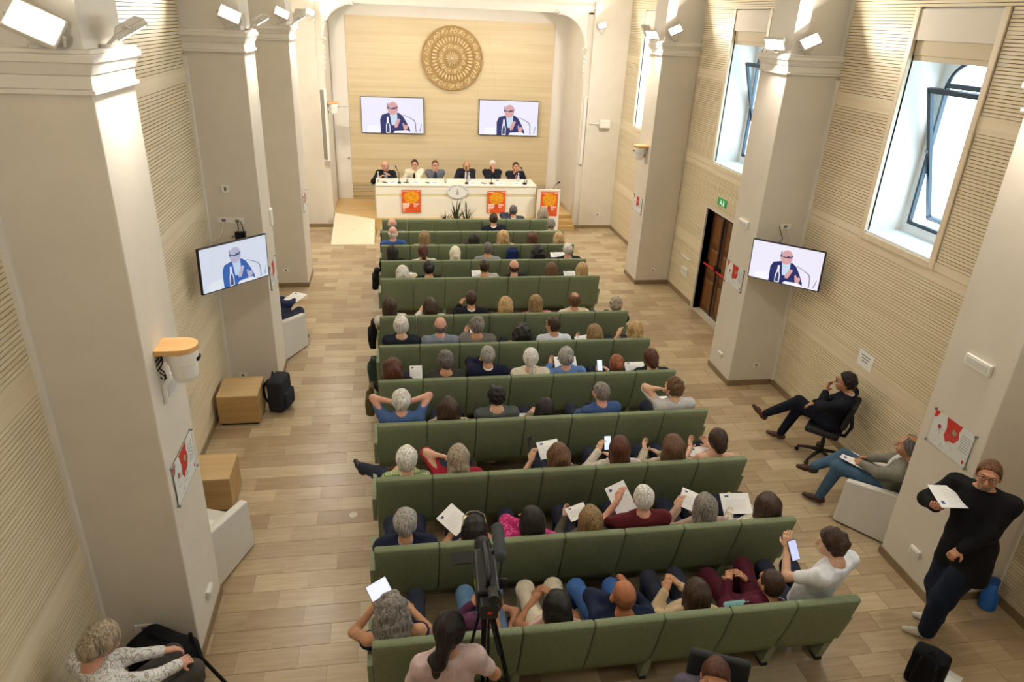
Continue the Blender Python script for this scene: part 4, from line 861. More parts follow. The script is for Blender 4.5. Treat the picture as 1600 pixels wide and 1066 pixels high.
def hairdo(style, H, R, hr, seed, seatcut=None):
    """returns (verts, quads) of the hair mass around head centre H with frame R"""
    h = SDF(.02); g = lambda x, y, z: H+R@np.array([x, y, z]); A = lambda v: R@np.array(v, float); noise, nf, zs = .0028, 75., .35
    big = dict(curly=.014, wavy=.006).get(style, 0)
    if style == 'none': return None
    if style in ('bald', 'crop_bald'):
        h.ell(g(0, -.008, 0), (.0835, .102, .104), R); h.cut(A((0, .9, .12)), g(0, .028, 0)); h.cut(A((0, -.25, 1)), g(0, -.03, .03 if style == 'bald' else .055)); h.cut(A((0, .2, -1)), g(0, 0, -.062)); noise = .0015
    elif style == 'scarf':
        h.ell(g(0, -.008, .012), (.094, .112, .118), R); h.cone(g(0, -.03, -.06), g(0, -.06, -.20), .085, .10); h.ell(g(0, -.105, -.03), (.05, .05, .05), R); h.ell(g(0, .11, -.015), (.06, .06, .085), R, sub=True); noise, nf = .004, 26.
    else:
        t = dict(short=.0, thick=.012, curly=.014, quiff=.014).get(style, .008)
        h.ell(g(0, -.010, .014), (.0835+t, .103+t, .107+t), R)
        if style == 'quiff': h.ell(g(.0, .02, .10), (.07, .075, .035), R)
        front = .058 if style != 'fringe' else .075
        if style in ('short', 'thick', 'quiff', 'balding', 'shortcurl'):
            h.cut(A((0, 1, -.62)), g(0, .022, .0)); h.cut(A((0, .55, -1)), g(0, -.03, -.083))
            h.ell(g(0, .118, .042), (.062, .052, .052), R, sub=True)
            if style == 'balding': h.ell(g(0, -.04, .13), (.062, .075, .06), R, sub=True); h.ell(g(0, .09, .09), (.07, .07, .06), R, sub=True)
            if style == 'shortcurl': noise, nf, zs = .009, 95., 1.
            if style == 'thick': noise, nf, zs = .007, 52., .6
        elif style == 'quiffx': pass
        else:
            L = dict(bob=.13, long=.25, longer=.31, wavy=.25, pony=.0, bun=.0, halfup=.25, curly=.15, updo=0., lowpony=0., curlpony=0.)[style]; wd = dict(bob=.094, curly=.116, wavy=.112).get(style, .092)
            if L:
                h.cone(g(0, -.035, .0), g(0, -.060, -L*.55), wd, wd*(1.02 if style != 'curly' else 1.15), k=.04); h.cone(g(0, -.060, -L*.5), g(.0, -.072, -L), wd*.95, wd*.62, k=.05)
                for s in (-1, 1): h.cone(g(s*.062, .0, .02), g(s*.075, -.01, -L*.62), .032, .026, k=.03); 
            if style == 'bun': h.ell(g(0, -.115, .03), (.042, .038, .042), R, k=.012)
            if style == 'updo': h.ell(g(0, -.09, -.03), (.065, .055, .075), R, k=.02)
            if style == 'pony': h.cone(g(0, -.105, .02), g(.01, -.135, -.10), .034, .034); h.cone(g(.01, -.135, -.10), g(.02, -.12, -.24), .034, .016)
            if style == 'lowpony': h.cone(g(0, -.095, -.05), g(.0, -.115, -.16), .035, .03); h.cone(g(0, -.115, -.16), g(.015, -.10, -.27), .03, .014)
            if style == 'curlpony': h.cone(g(0, -.09, -.03), g(-.03, -.115, -.13), .042, .050); h.cone(g(-.03, -.115, -.13), g(-.05, -.10, -.24), .050, .030); noise, nf, zs = .0085, 70., 1.
            h.ell(g(0, .125, -.045), (.066, .09, .10), R, sub=True)
            if style in ('bun', 'updo', 'pony'): h.cut(A((0, .5, -1)), g(0, -.04, -.095))
            if style == 'curly': noise, nf, zs = .012, 70., 1.
            if style == 'wavy': noise, nf, zs = .0075, 48., .7
    if seatcut is not None: h.cut(seatcut[0], H+(np.array(seatcut[1])-H)/HS)
    return h.mesh(hr, noise, nf, seed, zs)
HAIRCELL = 1.
HS = 1.08           # head size against the body, hair and face alike
GB = 1.12
def person(label, loc, rz, H, P=(0, 0, .55), res=.015, skin='#c99a7c', hair=('short', '#2b221c'), yaw=0., pitch=0., roll=0., top='#333845', sleeve='long', off=.018, bottom='#2c3040', shoes='#2a221d', hands=None, elbow=None, legs=None, build=1., twist=0., collar=None, face=False, glasses=False, standing=False, hem=.0, grp=None, seed=1, topname=None, curl=.55, palm=None, skirt=False, beard=None, cut_low=None, inner=None, stripe=None, upglasses=False, seatcut=None, baggy=0.):
    t = thing('person', label, 'person', loc, rz, group=grp); t.scale = (GB, GB, GB); H = np.array(H, float)/GB; P = np.array(P, float)/GB      # joints come in room metres, the figure is built at standard size
    hands = {k: np.array(v, float)/GB for k, v in (hands or {}).items()}; legs = {k: (np.array(v[0], float)/GB, np.array(v[1], float)/GB, v[2]) for k, v in (legs or {}).items()}
    R = Rz(yaw)@Rx(-pitch)@Ry(roll); Nk = H+R@np.array([0, -.026, -.12])+np.array([0, -.008, -.028])
    Nk[1] -= .030 if not standing else 0
    a = nrm(Nk-P); X = np.array([math.cos(twist), math.sin(twist), 0]); X = nrm(X-a*(X@a)); F = np.cross(a, X); T = np.stack([X, F, a], 1); L = np.linalg.norm(Nk-P); b = build
    lo = lambda q: P+a*L*q; tm = lambda x, y, z, q: lo(q)+T@np.array([x, y, z])
    S = {s: Nk+T@np.array([s*.176*b, -.012, -.052]) for s in (-1, 1)}
    # arms
    E = {}; W = {}; ha = {}
    for s in (-1, 1):
        k = 'R' if s > 0 else 'L'; tgt = hands.get(k, (s*.085, .23, .60) if not standing else (s*.26, .06, .82)); hint = (elbow or {}).get(k, (s*.7, -.35, -.6))
        E[s], W[s] = ik(S[s], np.array(tgt, float), .285, .245, hint)
    # legs
    hip = {s: P+np.array([s*.088*b, .02, -.01]) for s in (-1, 1)}; K = {}; An = {}; Toe = {}
    for s in (-1, 1):
        k = 'R' if s > 0 else 'L'
        if legs and k in legs: kn, an, td = legs[k]
        elif standing: kn, an, td = (s*.10, .03, .50), (s*.11, -.02, .09), (s*.15, 1, 0)
        else: kn, an, td = (s*.12, .43, .52), (s*.12, .42, .095), (s*.15, 1, 0)
        K[s], An[s] = np.array(kn, float), np.array(an, float); Toe[s] = nrm(td)
    # ---- torso volumes shared by skin and garments
    def torso(sd, o, low=True, w=1.):
        sd.ell(tm(0, .005, 0, .70), ((.150*b+o)*w, .100+o*.9, L*.36+o), T); sd.ell(tm(0, .012, 0, .32), ((.135*b+o)*w, .105*max(b, .95)+o, L*.36+o), T)
        sd.cone(S[-1]+a*-.01, S[1]+a*-.01, .052+o, .052+o); sd.cone(Nk-a*.05, Nk+a*.005, .060+o*.7, .050+o*.5)
        if low: sd.ell(P+np.array([0, .0, -.0]), (.158*b+o, .118+o, .105+o))
    def arm(sd, s, o, u=1., fo=1.):
        sd.cone(S[s], S[s]+(E[s]-S[s])*u, .050*b**.5+o, .041+o)
        if fo > 0: sd.cone(E[s], E[s]+(W[s]-E[s])*fo, .041+o, .028+o+.0*fo)
    def leg(sd, s, o):
        sd.cone(hip[s], K[s], .080*b**.5+o, .057+o); sd.cone(K[s], An[s], .057+o, .038+o)
    core = SDF(.04); torso(core, -.004)
    for s in (-1, 1): leg(core, s, -.004); core.cone(An[s]-np.array([0, 0, .04]), An[s]-np.array([0, 0, .055])+Toe[s]*.13, .03, .026)
    core.cone(Nk-a*.03, H+R@np.array([0, -.02, -.05]), .052, .050)
    if sleeve == 'long':
        for s in (-1, 1): arm(core, s, -.006)
    parts = [core.mesh(.026)]
    hr = max(.0075, res*.62)
    head = SDF(.022); g = lambda x, y, z: H+R@np.array([x, y, z])
    head.ell(g(0, -.010, .018), (.0755, .095, .096), R); head.ell(g(0, .030, -.045), (.056, .058, .066), R); head.ell(g(0, .062, -.085), (.026, .022, .022), R)
    head.cone(g(0, -.025, -.06), Nk+a*-.03, .052, .056)
    for s in (-1, 1): head.ell(g(s*.0785, -.005, -.012), (.010, .019, .031), R, k=.008); head.ell(g(s*.033, .088, .012), (.019, .016, .011), R, k=.004, sub=True); head.ell(g(s*.043, .062, -.03), (.02, .025, .022), R)
    head.cone(g(0, .088, .008), g(0, .112, -.027), .009, .013, k=.010); head.ell(g(0, .083, .032), (.05, .014, .012), R, k=.012)
    head.ell(g(0, .083, -.062), (.024, .012, .008), R, k=.008)
    big = lambda v, q: (H+(v-H)*HS, q)
    parts.append(big(*head.mesh(hr if face else max(hr, .009))))
    bare = SDF(.02); fine = SDF(.008); nb = 0
    for s in (-1, 1):
        if sleeve == 'short': bare.cone(S[s]+(E[s]-S[s])*.45, E[s], .043, .040); bare.cone(E[s], W[s], .040, .027); nb = 1
        if sleeve == 'none': arm(bare, s, 0.); nb = 1
        k = 'R' if s > 0 else 'L'; d = nrm(W[s]-E[s]); pn = np.array((palm or {}).get(k, (-s*.5, .25, -.8)), float); dd = (palm or {}).get(k+'d'); dd = d if dd is None else nrm(dd)
        hand(fine, W[s], nrm(d*.5+dd*.6), pn, s, curl)
    if nb: parts.append(bare.mesh(res*.9))
    if sleeve == 'none' and inner is None: up = SDF(.03); up.cone(S[-1], S[1], .057, .057); up.cone(Nk-a*.06, Nk, .062, .052); up.ell(tm(0, -.0, 0, .72), (.155*b, .106, L*.30), T); parts.append(up.mesh(res))
    parts.append(fine.mesh(.0065 if res < .018 else .0085))
    body = nmesh('body', *join(parts), skinm(skin), t)
    mt = lambda c: c if not isinstance(c, str) else cloth(c)
    # ---- garments
    g1 = SDF(.045); torso(g1, off); sl = 1. if sleeve == 'long' else .62
    for s in (-1, 1):
        if sleeve != 'none': arm(g1, s, off*.72, 1. if sleeve == 'long' else .62, .97 if sleeve == 'long' else 0)
    if hem:
        for s in (-1, 1): g1.cone(P+np.array([s*.07*b, 0, .16]), P+np.array([s*.085*b, .0, -hem-.06]), .105+off, .118+off)
        g1.cut((0, 0, -1), P+np.array([0, 0, -hem]))
    if seatcut is not None: g1.cut(*seatcut)
    if sleeve == 'none': g1.cut(a, tm(0, 0, 0, .86))
    else: g1.cut(a, Nk+a*(.005 if collar is None else .02))
    for s in (-1, 1):
        if sleeve == 'short': pass
    gv = g1.mesh(res, .0032, 26., seed, .7); nmesh(topname or {'long': 'top', 'short': 'short_sleeved_top', 'none': 'sleeveless_top'}[sleeve], *gv, mt(top), t)
    if collar is not None:
        c = SDF(.012); c.cone(Nk-a*.035, Nk+a*.030+F*.0, .066+off*.3, .060); c.cut(a, Nk+a*.030); nmesh('collar', *c.mesh(max(.010, res*.7)), mt(collar), t)
    if inner is not None:
        q = SDF(.02); q.ell(tm(0, .055+off, 0, .66), (.055, .074, L*.36), T); nmesh('shirt_front', *q.mesh(res), mt(inner), t)
    g2 = SDF(.05); g2.ell(P, (.16*b+.014, .12+.014, .105+.012))
    for s in (-1, 1): leg(g2, s, .014+baggy)
    if skirt: g2.cone(P+np.array([0, .08, -.02]), (K[-1]+K[1])/2, .17, .15)
    for s in (-1, 1): pass
    nmesh('trousers' if not skirt else 'skirt', *g2.mesh(res*1.1, .003, 24., seed+5), mt(bottom), t)
    for s in (-1, 1):
        sh = SDF(.02); A0 = An[s]; td = Toe[s]; dn = np.array([0, 0, -1.]); dn = nrm(dn-td*(dn@td)) if abs(td[2]) < .95 else np.array([0, -1., 0])
        sh.cone(A0-td*.035+dn*.045, A0+td*.10+dn*.052, .036, .034); sh.cone(A0+td*.08+dn*.055, A0+td*.165+dn*.060, .036, .026); sh.cone(A0+dn*.0, A0+dn*.05, .040, .042)
        sh.cut(dn, A0+dn*.088); nmesh('shoe', *sh.mesh(max(.011, res*.8)), mat('shoe_'+shoes.strip('#'), shoes, .5), t)
    hd = hairdo(hair[0], H, R, max(.009, res*.68)*HAIRCELL, seed, seatcut)
    if hd is not None and len(hd[0]): nmesh('headscarf' if hair[0] == 'scarf' else 'hair', *big(*hd), cloth(hair[1]) if hair[0] == 'scarf' else hairmat(*hair[1:]), t)
    g = lambda x, y, z: H+R@np.array([x, y, z])*HS
    if face:
        ey = MB(); ir = MB(); br = MB(); mo = MB()
        for s in (-1, 1):
            c = g(s*.033, .0755, .010); ey.lathe([(.001, -.011), (.0095, -.006), (.011, 0), (.0095, .006), (.001, .011)], c, 10, R[:, 1]); ir.lathe([(.0055, 0), (.0055, .0125), (.0005, .0128)], c, 8, R[:, 1])
            br.tube([g(s*.014, .0915, .030), g(s*.032, .0915, .036), g(s*.052, .078, .031)], [.0035, .0045, .002], 5)
        mo.tube([g(-.024, .084, -.060), g(-.01, .0935, -.058), g(.01, .0935, -.058), g(.024, .084, -.060)], [.002, .005, .005, .002], 6)
        ey.build('eyes', mat('eye_white', '#e9e3da', .3), body, smooth=True); ir.build('irises', mat('iris_brown', '#2e2219', .3), body); br.build('eyebrows', hairmat(*(hair[1:] if hair[0] != 'none' else ('#6b5a4a',))), body, smooth=True); mo.build('lips', mat('lip', '#a5655a', .5), body, smooth=True)
    if stripe:
        for s in (-1, 1):
            st_ = MB(); n0 = tm(s*.07, -.03, 0, .985); w_ = F*-.02; ax_ = nrm(E[s]-S[s]); o_ = nrm(np.array([s*.35, -.35, .85])); o_ = nrm(o_-ax_*(o_@ax_)); rr_ = .050*b**.5+off*.72+.009
            pts = [n0+a*.012, S[s]+o_*(rr_+.006), S[s]+(E[s]-S[s])*.35+o_*(rr_-.002), S[s]+(E[s]-S[s])*.7+o_*(rr_-.006), E[s]+o_*(rr_-.012)]; V_ = []
            sd_ = [nrm(np.cross(ax_, o_))*.022]*5
            for p_, d_ in zip(pts, sd_): V_ += [p_-d_-o_*.006, p_+o_*.002, p_+d_-o_*.006]
            st_.add(V_, [(3*i+j, 3*i+j+1, 3*i+j+4, 3*i+j+3) for i in range(4) for j in (0, 1)]); st_.build('shoulder_stripe', cloth(stripe), t, smooth=True)
        lt = MB(); wd_ = T@np.array([1, 0, 0]); up_ = a; cc = tm(0, -.105-off, 0, .90)
        for i in range(9): lt.obox(cc+wd_*(i-4)*.020, (.0075, .003, .017), T)
        tag(lt.build('back_lettering', cloth('#cfc3c6'), t), kind='stuff')
    if upglasses: MB().tube([g(-.095, -.02, .05), g(-.085, .05, .09), g(-.03, .085, .105), g(0, .085, .103), g(.03, .085, .105), g(.085, .05, .09), g(.095, -.02, .05)], .006, 6).build('glasses_on_head', mat('gilt_frame', '#a08c6a', .3, .6), t)
    if beard:
        bd = SDF(.015); bd.ell(g(0, .045, -.075), (.051, .053, .045), R); bd.cut(R@np.array([0, 0, 1.]), g(0, 0, -.05)); nmesh('beard', *bd.mesh(.009, .003, 80, seed), hairmat(beard), t)
    if glasses:
        gl = MB()
        for s in (-1, 1): gl.tube([g(s*.034+.024*math.cos(q*PI/6), .101, .008+.017*math.sin(q*PI/6)) for q in range(13)], .0028, 5, cap=False); gl.tube([g(s*.058, .101, .012), g(s*.080, .06, .012), g(s*.083, -.01, .006)], .0026, 5)
        gl.tube([g(-.011, .103, .012), g(.011, .103, .012)], .0026, 5); gl.build('glasses', mat('glasses_frame', '#3a2a22', .4), t)
    return t
# ================================================================== THE AUDIENCE
HC = dict(black=('#120f0e', '#241d19'), dbrown=('#2a1c14', '#453022'), brown=('#4a3322', '#6c4d33'), auburn=('#3f241a', '#5e3626'), blond=('#8a6b44', '#c4a474'), dkblond=('#6a5438', '#94774f'), gblond=('#7c6e5c', '#a99b86'), grey=('#7d7a76', '#a5a19b'), dgrey=('#4a4744', '#6d6965'), white=('#bfbab2', '#e2ded6'), salt=('#5d5853', '#8c867f'), red=('#6b3a22', '#9a5c3a'))
SK = dict(l='#d3a78c', m='#c2906f', t='#ad7a59', d='#8d5f44', p='#cf9c86')
STR_RED = pattern('striped_red_white', ['#d9b9b2', '#b34a4e'], 'hstripe', 24); STR_GREY = pattern('striped_grey_white', ['#d8d5cd', '#6f7377'], 'hstripe', 20)
CHECK = pattern('green_check_shirt', ['#d8dfc0', '#b4c490', '#8fa39a'], 'check', 12); LEO = pattern('leopard_print', ['#c5b69b', '#4b3a2a'], 'spots', 55)
PASTEL = pattern('pastel_stripes', ['#b9c6ce', '#cbb9ae'], 'hstripe', 14); MAGPR = pattern('magenta_print', ['#a91662', '#c42378', '#d86aa2'], 'print', 22); BEIPR = pattern('beige_knit_print', ['#b9aa92', '#8f8069', '#cfc3ae'], 'print', 26)
FLOR = pattern('cream_flower_print', ['#ddd6c8', '#8f8a84', '#c9bca9'], 'print', 20); KNIT = pattern('grey_knit', ['#474c4b', '#5d6462'], 'print', 60); PATT = pattern('black_white_print', ['#d9d6d0', '#3a3a3c'], 'print', 28)
def aud(row, px, py, label, hair, top, sk='m', arms='lap', dy=0., yaw=0., pitch=0., roll=0., sleeve='long', **kw):
    r = ROWY[row]; H = onY(px, py, r+.25+dy); seat = min(6, max(0, int(H[0]/SW)))*SW+SW/2; x = H[0]*.45+seat*.55; y = r+.42
    h = H-np.array([x, y, 0]); res = .020 if row < 6 else .0165 if row < 9 else .0135
    hands, elbow, palm = {}, {}, {}
    for a in arms.split('+'):
        k, sd = a[:-1], a[-1]
        for s, n in ((-1, 'L'), (1, 'R')):
            if sd in (n, 'B'):
                if k == 'chin': hands[n] = h+np.array([s*.035, .085, -.15]); elbow[n] = (s*.4, .5, -.8); palm[n] = (0, -1, .4); palm[n+'d'] = (0, 0, 1)
                if k == 'cheek': hands[n] = h+np.array([s*.09, .05, -.10]); elbow[n] = (s*.8, .4, -.8); palm[n] = (-s, -.2, 0); palm[n+'d'] = (0, 0, 1)
                if k == 'head': hands[n] = h+np.array([s*.10, .02, -.03]); elbow[n] = (s*1.2, .35, -.35); palm[n] = (-s, -.2, 0); palm[n+'d'] = (-s*.3, 0, 1)
                if k == 'up': hands[n] = h+np.array([s*.16, .27, -.23]); elbow[n] = (s*.7, .1, -.8); palm[n] = (-s*.6, .3, -.2); palm[n+'d'] = (-s*.2, .6, .8)
                if k == 'side': hands[n] = h+np.array([s*.27, .22, -.22]); elbow[n] = (s*.8, -.1, -.8); palm[n] = (-s*.4, .3, -.2); palm[n+'d'] = (0, .3, 1)
                if k == 'read': hands[n] = (h[0]*.6+s*.13, .27, h[2]-.34); elbow[n] = (s*.8, -.2, -.7); palm[n] = (-s*.6, 0, .5); palm[n+'d'] = (0, 1, .4)
                if k == 'fold': hands[n] = (-s*.08, .17+.03*s, h[2]-.36); elbow[n] = (s*1, .2, -.6)
                if k == 'lean': hands[n] = (s*.34, .12, .70); elbow[n] = (s, -.3, -.2)
    return person(label, (x, y, 0), 0, h, res=res, skin=SK.get(sk, sk), hair=(hair[0], *HC.get(hair[1], (hair[1],))), top=top, sleeve=sleeve, hands=hands, elbow=elbow, palm=palm, yaw=math.radians(yaw), pitch=math.radians(pitch), roll=math.radians(roll), grp='seated audience', seed=int(px*7+row), seatcut=((0, -1, -.27/HB), np.array([0, .085-.42, HB])/GB), **kw)
NAVY, BLACK, CHAR = '#1c2233', '#17181b', '#33353a'
J = dict(off=.026)                 # jackets sit looser
A = aud
# front rows
A(0, 802, 329, 'man with short dark hair and dark jacket, hand to his face, front row', ('short', 'dgrey'), '#3a4052', arms='cheekL', collar='#d7d5d0', **J)
A(0, 848, 333, 'woman with curly blond hair in the front row before the lectern', ('wavy', 'gblond'), '#b9a98f', 'l')
A(1, 613, 350, 'bald man in dark grey at the left end of the second row', ('bald', 'grey'), '#4a4c50', 'p', **J)
A(1, 771, 342, 'dark-haired man in a navy suit in the second row', ('short', 'dbrown'), NAVY, collar='#e8e6e2', **J)
A(1, 861, 351, 'grey-haired man in a pale blue shirt at the right end of the second row', ('short', 'salt'), '#aab8c2', 'l', collar='#b7c4cd')
A(2, 614, 364, 'balding man in a bright blue shirt at the left end of the third row', ('bald', 'white'), '#3d5a95', 'p', collar='#45639e')
A(2, 663, 371, 'woman with long light brown hair, third row, next to the blue-shirted man', ('long', 'dkblond'), '#cdb9a4', 'l')
A(2, 741, 374, 'woman with long black hair in the third row', ('long', 'black'), '#3a3231', arms='cheekL')
A(2, 786, 370, 'woman with full wavy blond hair in the third row', ('wavy', 'blond'), '#b7a78c', 'l')
A(2, 832, 372, 'woman with long auburn hair in the third row', ('long', 'auburn'), '#a98f7b', 'l', arms='lean')
A(2, 873, 372, 'woman with straight blond hair at the right end of the third row', ('bob', 'blond'), '#c7b79c', 'l')
A(3, 613, 394, 'woman in black with long black hair at the left end of the fourth row', ('long', 'black'), BLACK)
A(3, 661, 393, 'woman with a brown ponytail and patterned top in the fourth row', ('pony', 'auburn'), PATT)
A(3, 711, 396, 'woman wearing a cream headscarf in the fourth row', ('scarf', '#d9d2be'), '#cfc6b2')
A(3, 762, 389, 'man with dark grey hair in a grey shirt in the fourth row', ('short', 'dgrey'), '#8e9092', collar='#97999b')
A(3, 840, 394, 'woman with long curly black hair in the fourth row', ('curly', 'black'), '#8a6a58', 't')
A(3, 887, 390, 'white-haired man in a dark jacket at the right end of the fourth row', ('short', 'white'), '#23262c', 'p', arms='readL', **J)
A(4, 629, 426, 'woman with straight grey-blond hair at the left of the fifth row', ('bob', 'white'), '#d8d0bf', 'l', arms='cheekR')
A(4, 670, 419, 'woman in black with dark pinned-up hair in the fifth row', ('bun', 'black'), BLACK)
A(4, 757, 417, 'man in a grey and white striped shirt in the fifth row', ('short', 'dbrown'), STR_GREY)
A(4, 803, 417, 'bald man in a dark suit in the fifth row', ('bald', 'dbrown'), '#1d1f27', 'p', collar='#e6e4e0', **J)
A(4, 861, 421, 'woman with long brown hair and a black top in the fifth row', ('long', 'brown'), BLACK, 'l')
A(4, 909, 421, 'woman with long blond hair at the right end of the fifth row', ('long', 'blond'), '#2e3432', 'l')
# behind the cross aisle
A(5, 609, 478, 'woman with long straight dark hair and white top, left end of the sixth row', ('longer', 'dbrown'), '#d5cec2', 'l')
A(5, 672, 478, 'woman with a dark brown bob and white top in the sixth row', ('bob', 'dbrown'), '#dedad2', 'l', arms='upL')
A(5, 736, 467, 'dark-haired man in a dark suit in the middle of the sixth row', ('short', 'dbrown'), '#191b24', collar='#e8e6e2', arms='upL', **J)
A(5, 790, 476, 'woman with short blond hair and a beige scarf in the sixth row', ('bob', 'blond'), '#8a7b62', 'l')
A(5, 837, 473, 'woman with long blond hair and red striped top in the sixth row', ('longer', 'dkblond'), STR_RED, 'l')
A(5, 897, 469, 'balding man in a cream shirt in the sixth row', ('balding', 'brown'), '#d6caab', collar='#dccfb2')
A(5, 962, 476, 'woman with short tousled grey-blond hair at the right end of the sixth row', ('shortcurl', 'gblond'), '#2c2b2a', 'l')
A(6, 627, 508, 'white-haired man in a dark navy pullover at the left end of the seventh row', ('thick', 'white'), '#1e2531', 'l', **J)
A(6, 688, 509, 'balding man in a grey-blue polo shirt in the seventh row', ('bald', 'dgrey'), '#7d8696', 'p', collar='#7f8797', build=1.08)
A(6, 745, 508, 'man with dark grey hair in a grey tweed jacket in the seventh row', ('thick', 'salt'), '#6e6a66', arms='readL', build=1.05, **J)
A(6, 815, 520, 'woman with a mass of long black curls in the seventh row', ('curly', 'black'), '#1d1f2b', 't')
A(6, 864, 508, 'dark-haired man in a white shirt looking left in the seventh row', ('short', 'dbrown'), '#ccd3de', yaw=40, collar='#d3dae4', glasses=True)
A(6, 928, 520, 'woman with light brown hair and a brown top in the seventh row', ('bob', 'dkblond'), '#75664e', 'l', arms='readL', yaw=15)
A(6, 991, 514, 'blond woman in black with her hands raised, right end of the seventh row', ('halfup', 'blond'), BLACK, 'l', arms='upL+upL', sleeve='short', yaw=20)
A(7, 614, 575, 'woman with long reddish-brown curls at the left end of the eighth row', ('wavy', 'auburn'), '#241c1a', 'l', sleeve='short', arms='lean')
A(7, 696, 563, 'grey-haired man in a charcoal jacket in the eighth row', ('thick', 'dgrey'), '#3a3937', arms='chinL', yaw=12, **J)
A(7, 762, 555, 'man with short grey hair in a navy suit, hand on his cheek, eighth row', ('short', 'grey'), '#171c33', arms='cheekL', collar='#e8e6e4', build=1.06, **J)
A(7, 829, 559, 'white-haired woman with a low ponytail and cream jacket in the eighth row', ('lowpony', 'white'), '#d6d0bf', 'l', **J)
A(7, 884, 558, 'white-haired man in a blue shirt reading papers in the eighth row', ('thick', 'grey'), '#5f7db4', 'p', arms='readB', build=1.06, collar='#6684ba')
A(7, 963, 569, 'woman with a fair bun holding up a phone in the eighth row', ('bun', 'red'), '#26282a', 'l', arms='readL', dy=.05)
A(7, 1017, 559, 'woman with dark brown hair and dark green top, right end of the eighth row', ('updo', 'auburn'), '#22302f', 'l', roll=-12)
A(8, 627, 626, 'white-haired man in a blue shirt with both hands on his head', ('thick', 'white'), '#45608f', 'p', arms='headB', sleeve='short', collar='#4a6594')
A(8, 700, 637, 'woman with long dark brown curls and a leopard print top', ('wavy', 'dbrown'), LEO, 'l')
A(8, 776, 618, 'man with thick dark curly hair in a grey knit pullover', ('shortcurl', 'black'), KNIT, 'l', build=1.04)
A(8, 851, 638, 'woman with straight black hair leaning towards the blue-shirted man', ('bob', 'black'), '#8e8168', 'l', roll=10)
A(8, 939, 613, 'man with short grey hair in a deep blue shirt, body turned left', ('short', 'salt'), '#3f5687', 'p', twist=.25, yaw=20, build=1.05, collar='#455c8d')
A(8, 1053, 606, 'man with curly brown hair in a pale striped shirt, hand at his temple', ('shortcurl', 'brown'), PASTEL, 'l', arms='headL', yaw=30, collar='#b9cad2')
A(9, 635, 717, 'white-haired man in a green checked shirt sitting with one leg crossed', ('thick', 'white'), CHECK, 'p', sleeve='short', collar='#cfd8b4', legs={'L': ((-.30, .30, .60), (-.50, .52, .55), (-.4, .8, .2)), 'R': ((.05, .43, .52), (.02, .42, .095), (0, 1, 0))})
A(9, 716, 713, 'woman with long grey-blond hair in a red top, hand in her hair', ('halfup', 'gblond'), '#a3243c', 'l', arms='headL')
A(9, 873, 711, 'woman with brown hair and olive top raising a phone', ('wavy', 'brown'), '#4c5148', 'l', arms='sideL+readR', sleeve='short')
A(9, 968, 699, 'woman with long straight dark brown hair and white blouse holding a phone', ('longer', 'auburn'), '#d4cbc0', 'l', arms='upL')
A(9, 1051, 697, 'woman with long wavy brown hair and a brown patterned blouse', ('wavy', 'brown'), BEIPR, 'l', arms='readL')
A(9, 1121, 687, 'woman in a pale pink top writing in a notebook, right end', ('updo', 'dbrown'), '#cfa9a2', 'l', arms='readB', sleeve='none', dy=.08)
A(10, 633, 817, 'grey-haired man in a navy jacket at the left end, second row from the back', ('thick', 'grey'), '#1b2036', arms='chinL', collar='#8f9db0', build=1.08, **J)
A(10, 741, 826, 'woman with black hair and glasses pushed up on her head', ('bob', 'black'), '#b48e6f', 'm', arms='readL', sleeve='none', upglasses=True)
A(10, 831, 812, 'woman with short black hair in a magenta printed top, hand on her face', ('bob', 'black'), MAGPR, 'm', arms='cheekL')
A(10, 922, 811, 'woman with long light brown hair holding a white sheet', ('long', 'dkblond'), '#4b4a3c', 'l', arms='readL')
A(10, 1005, 778, 'white-haired man in a dark red polo shirt reading a sheet', ('short', 'white'), '#5b1d24', 'p', arms='upL', sleeve='short', build=1.08, collar='#611f27')
A(10, 1101, 791, 'woman with long straight grey-brown hair in a dusty pink cardigan', ('longer', 'salt'), '#b39a8a', 'l', arms='upL')
A(10, 1198, 790, 'woman with long dark brown hair and cream patterned top, right end', ('wavy', 'dbrown'), FLOR, 'l', arms='readL')
# rearmost row
A(11, 612, 953, 'woman with thick curly grey hair and a navy sleeveless top looking at a tablet', ('curly', 'salt'), '#1a2340', 'm', arms='upL', sleeve='none', build=1.12, dy=.10)
A(11, 768, 940, 'person in a purple shirt and jeans leaning forward behind the video camera', ('short', 'dbrown'), '#5a3350', 'm', dy=.34, pitch=35, bottom='#5b7da0', arms='lap')
A(11, 870, 947, 'woman with dark hair and bare shoulders in a pale pink dress', ('bob', 'black'), '#d9b9b4', 't', sleeve='none', bottom='#cfc5b0', dy=.10, pitch=10)
A(11, 975, 929, 'bald man in a navy jacket and blue jeans, hand raised to his face', ('crop_bald', '#8d5a3c'), '#1d2740', '#b0714f', arms='cheekL+upR', bottom='#3f66a6', build=1.1, dy=.10, legs={'L': ((-.26, .40, .62), (-.16, .46, .14), (0, 1, 0)), 'R': ((.10, .43, .56), (.12, .44, .1), (0, 1, 0))}, **J)
A(11, 1088, 927, 'woman with long dark brown hair in a beige blouse, hands clasped at her chin', ('longer', 'dbrown'), '#c6b190', 'm', arms='upL', dy=.06)
A(11, 1205, 912, 'young man in a maroon tracksuit with pale blue shoulder stripes', ('short', 'dbrown'), '#53182a', 'm', yaw=12, bottom='#4a1624', dy=.12, legs={'L': ((-.22, .42, .60), (-.2, .44, .1), (0, 1, 0)), 'R': ((.16, .46, .66), (.12, .46, .12), (0, 1, 0))}, collar='#4a1624', stripe='#8fc6cf')
A(11, 1300, 849, 'man in a white T-shirt turned left, looking at his phone', ('shortcurl', 'dbrown'), '#dfe1e6', 'l', yaw=45, twist=.45, sleeve='short', arms='sideL', build=1.16, dy=.10, pitch=15)
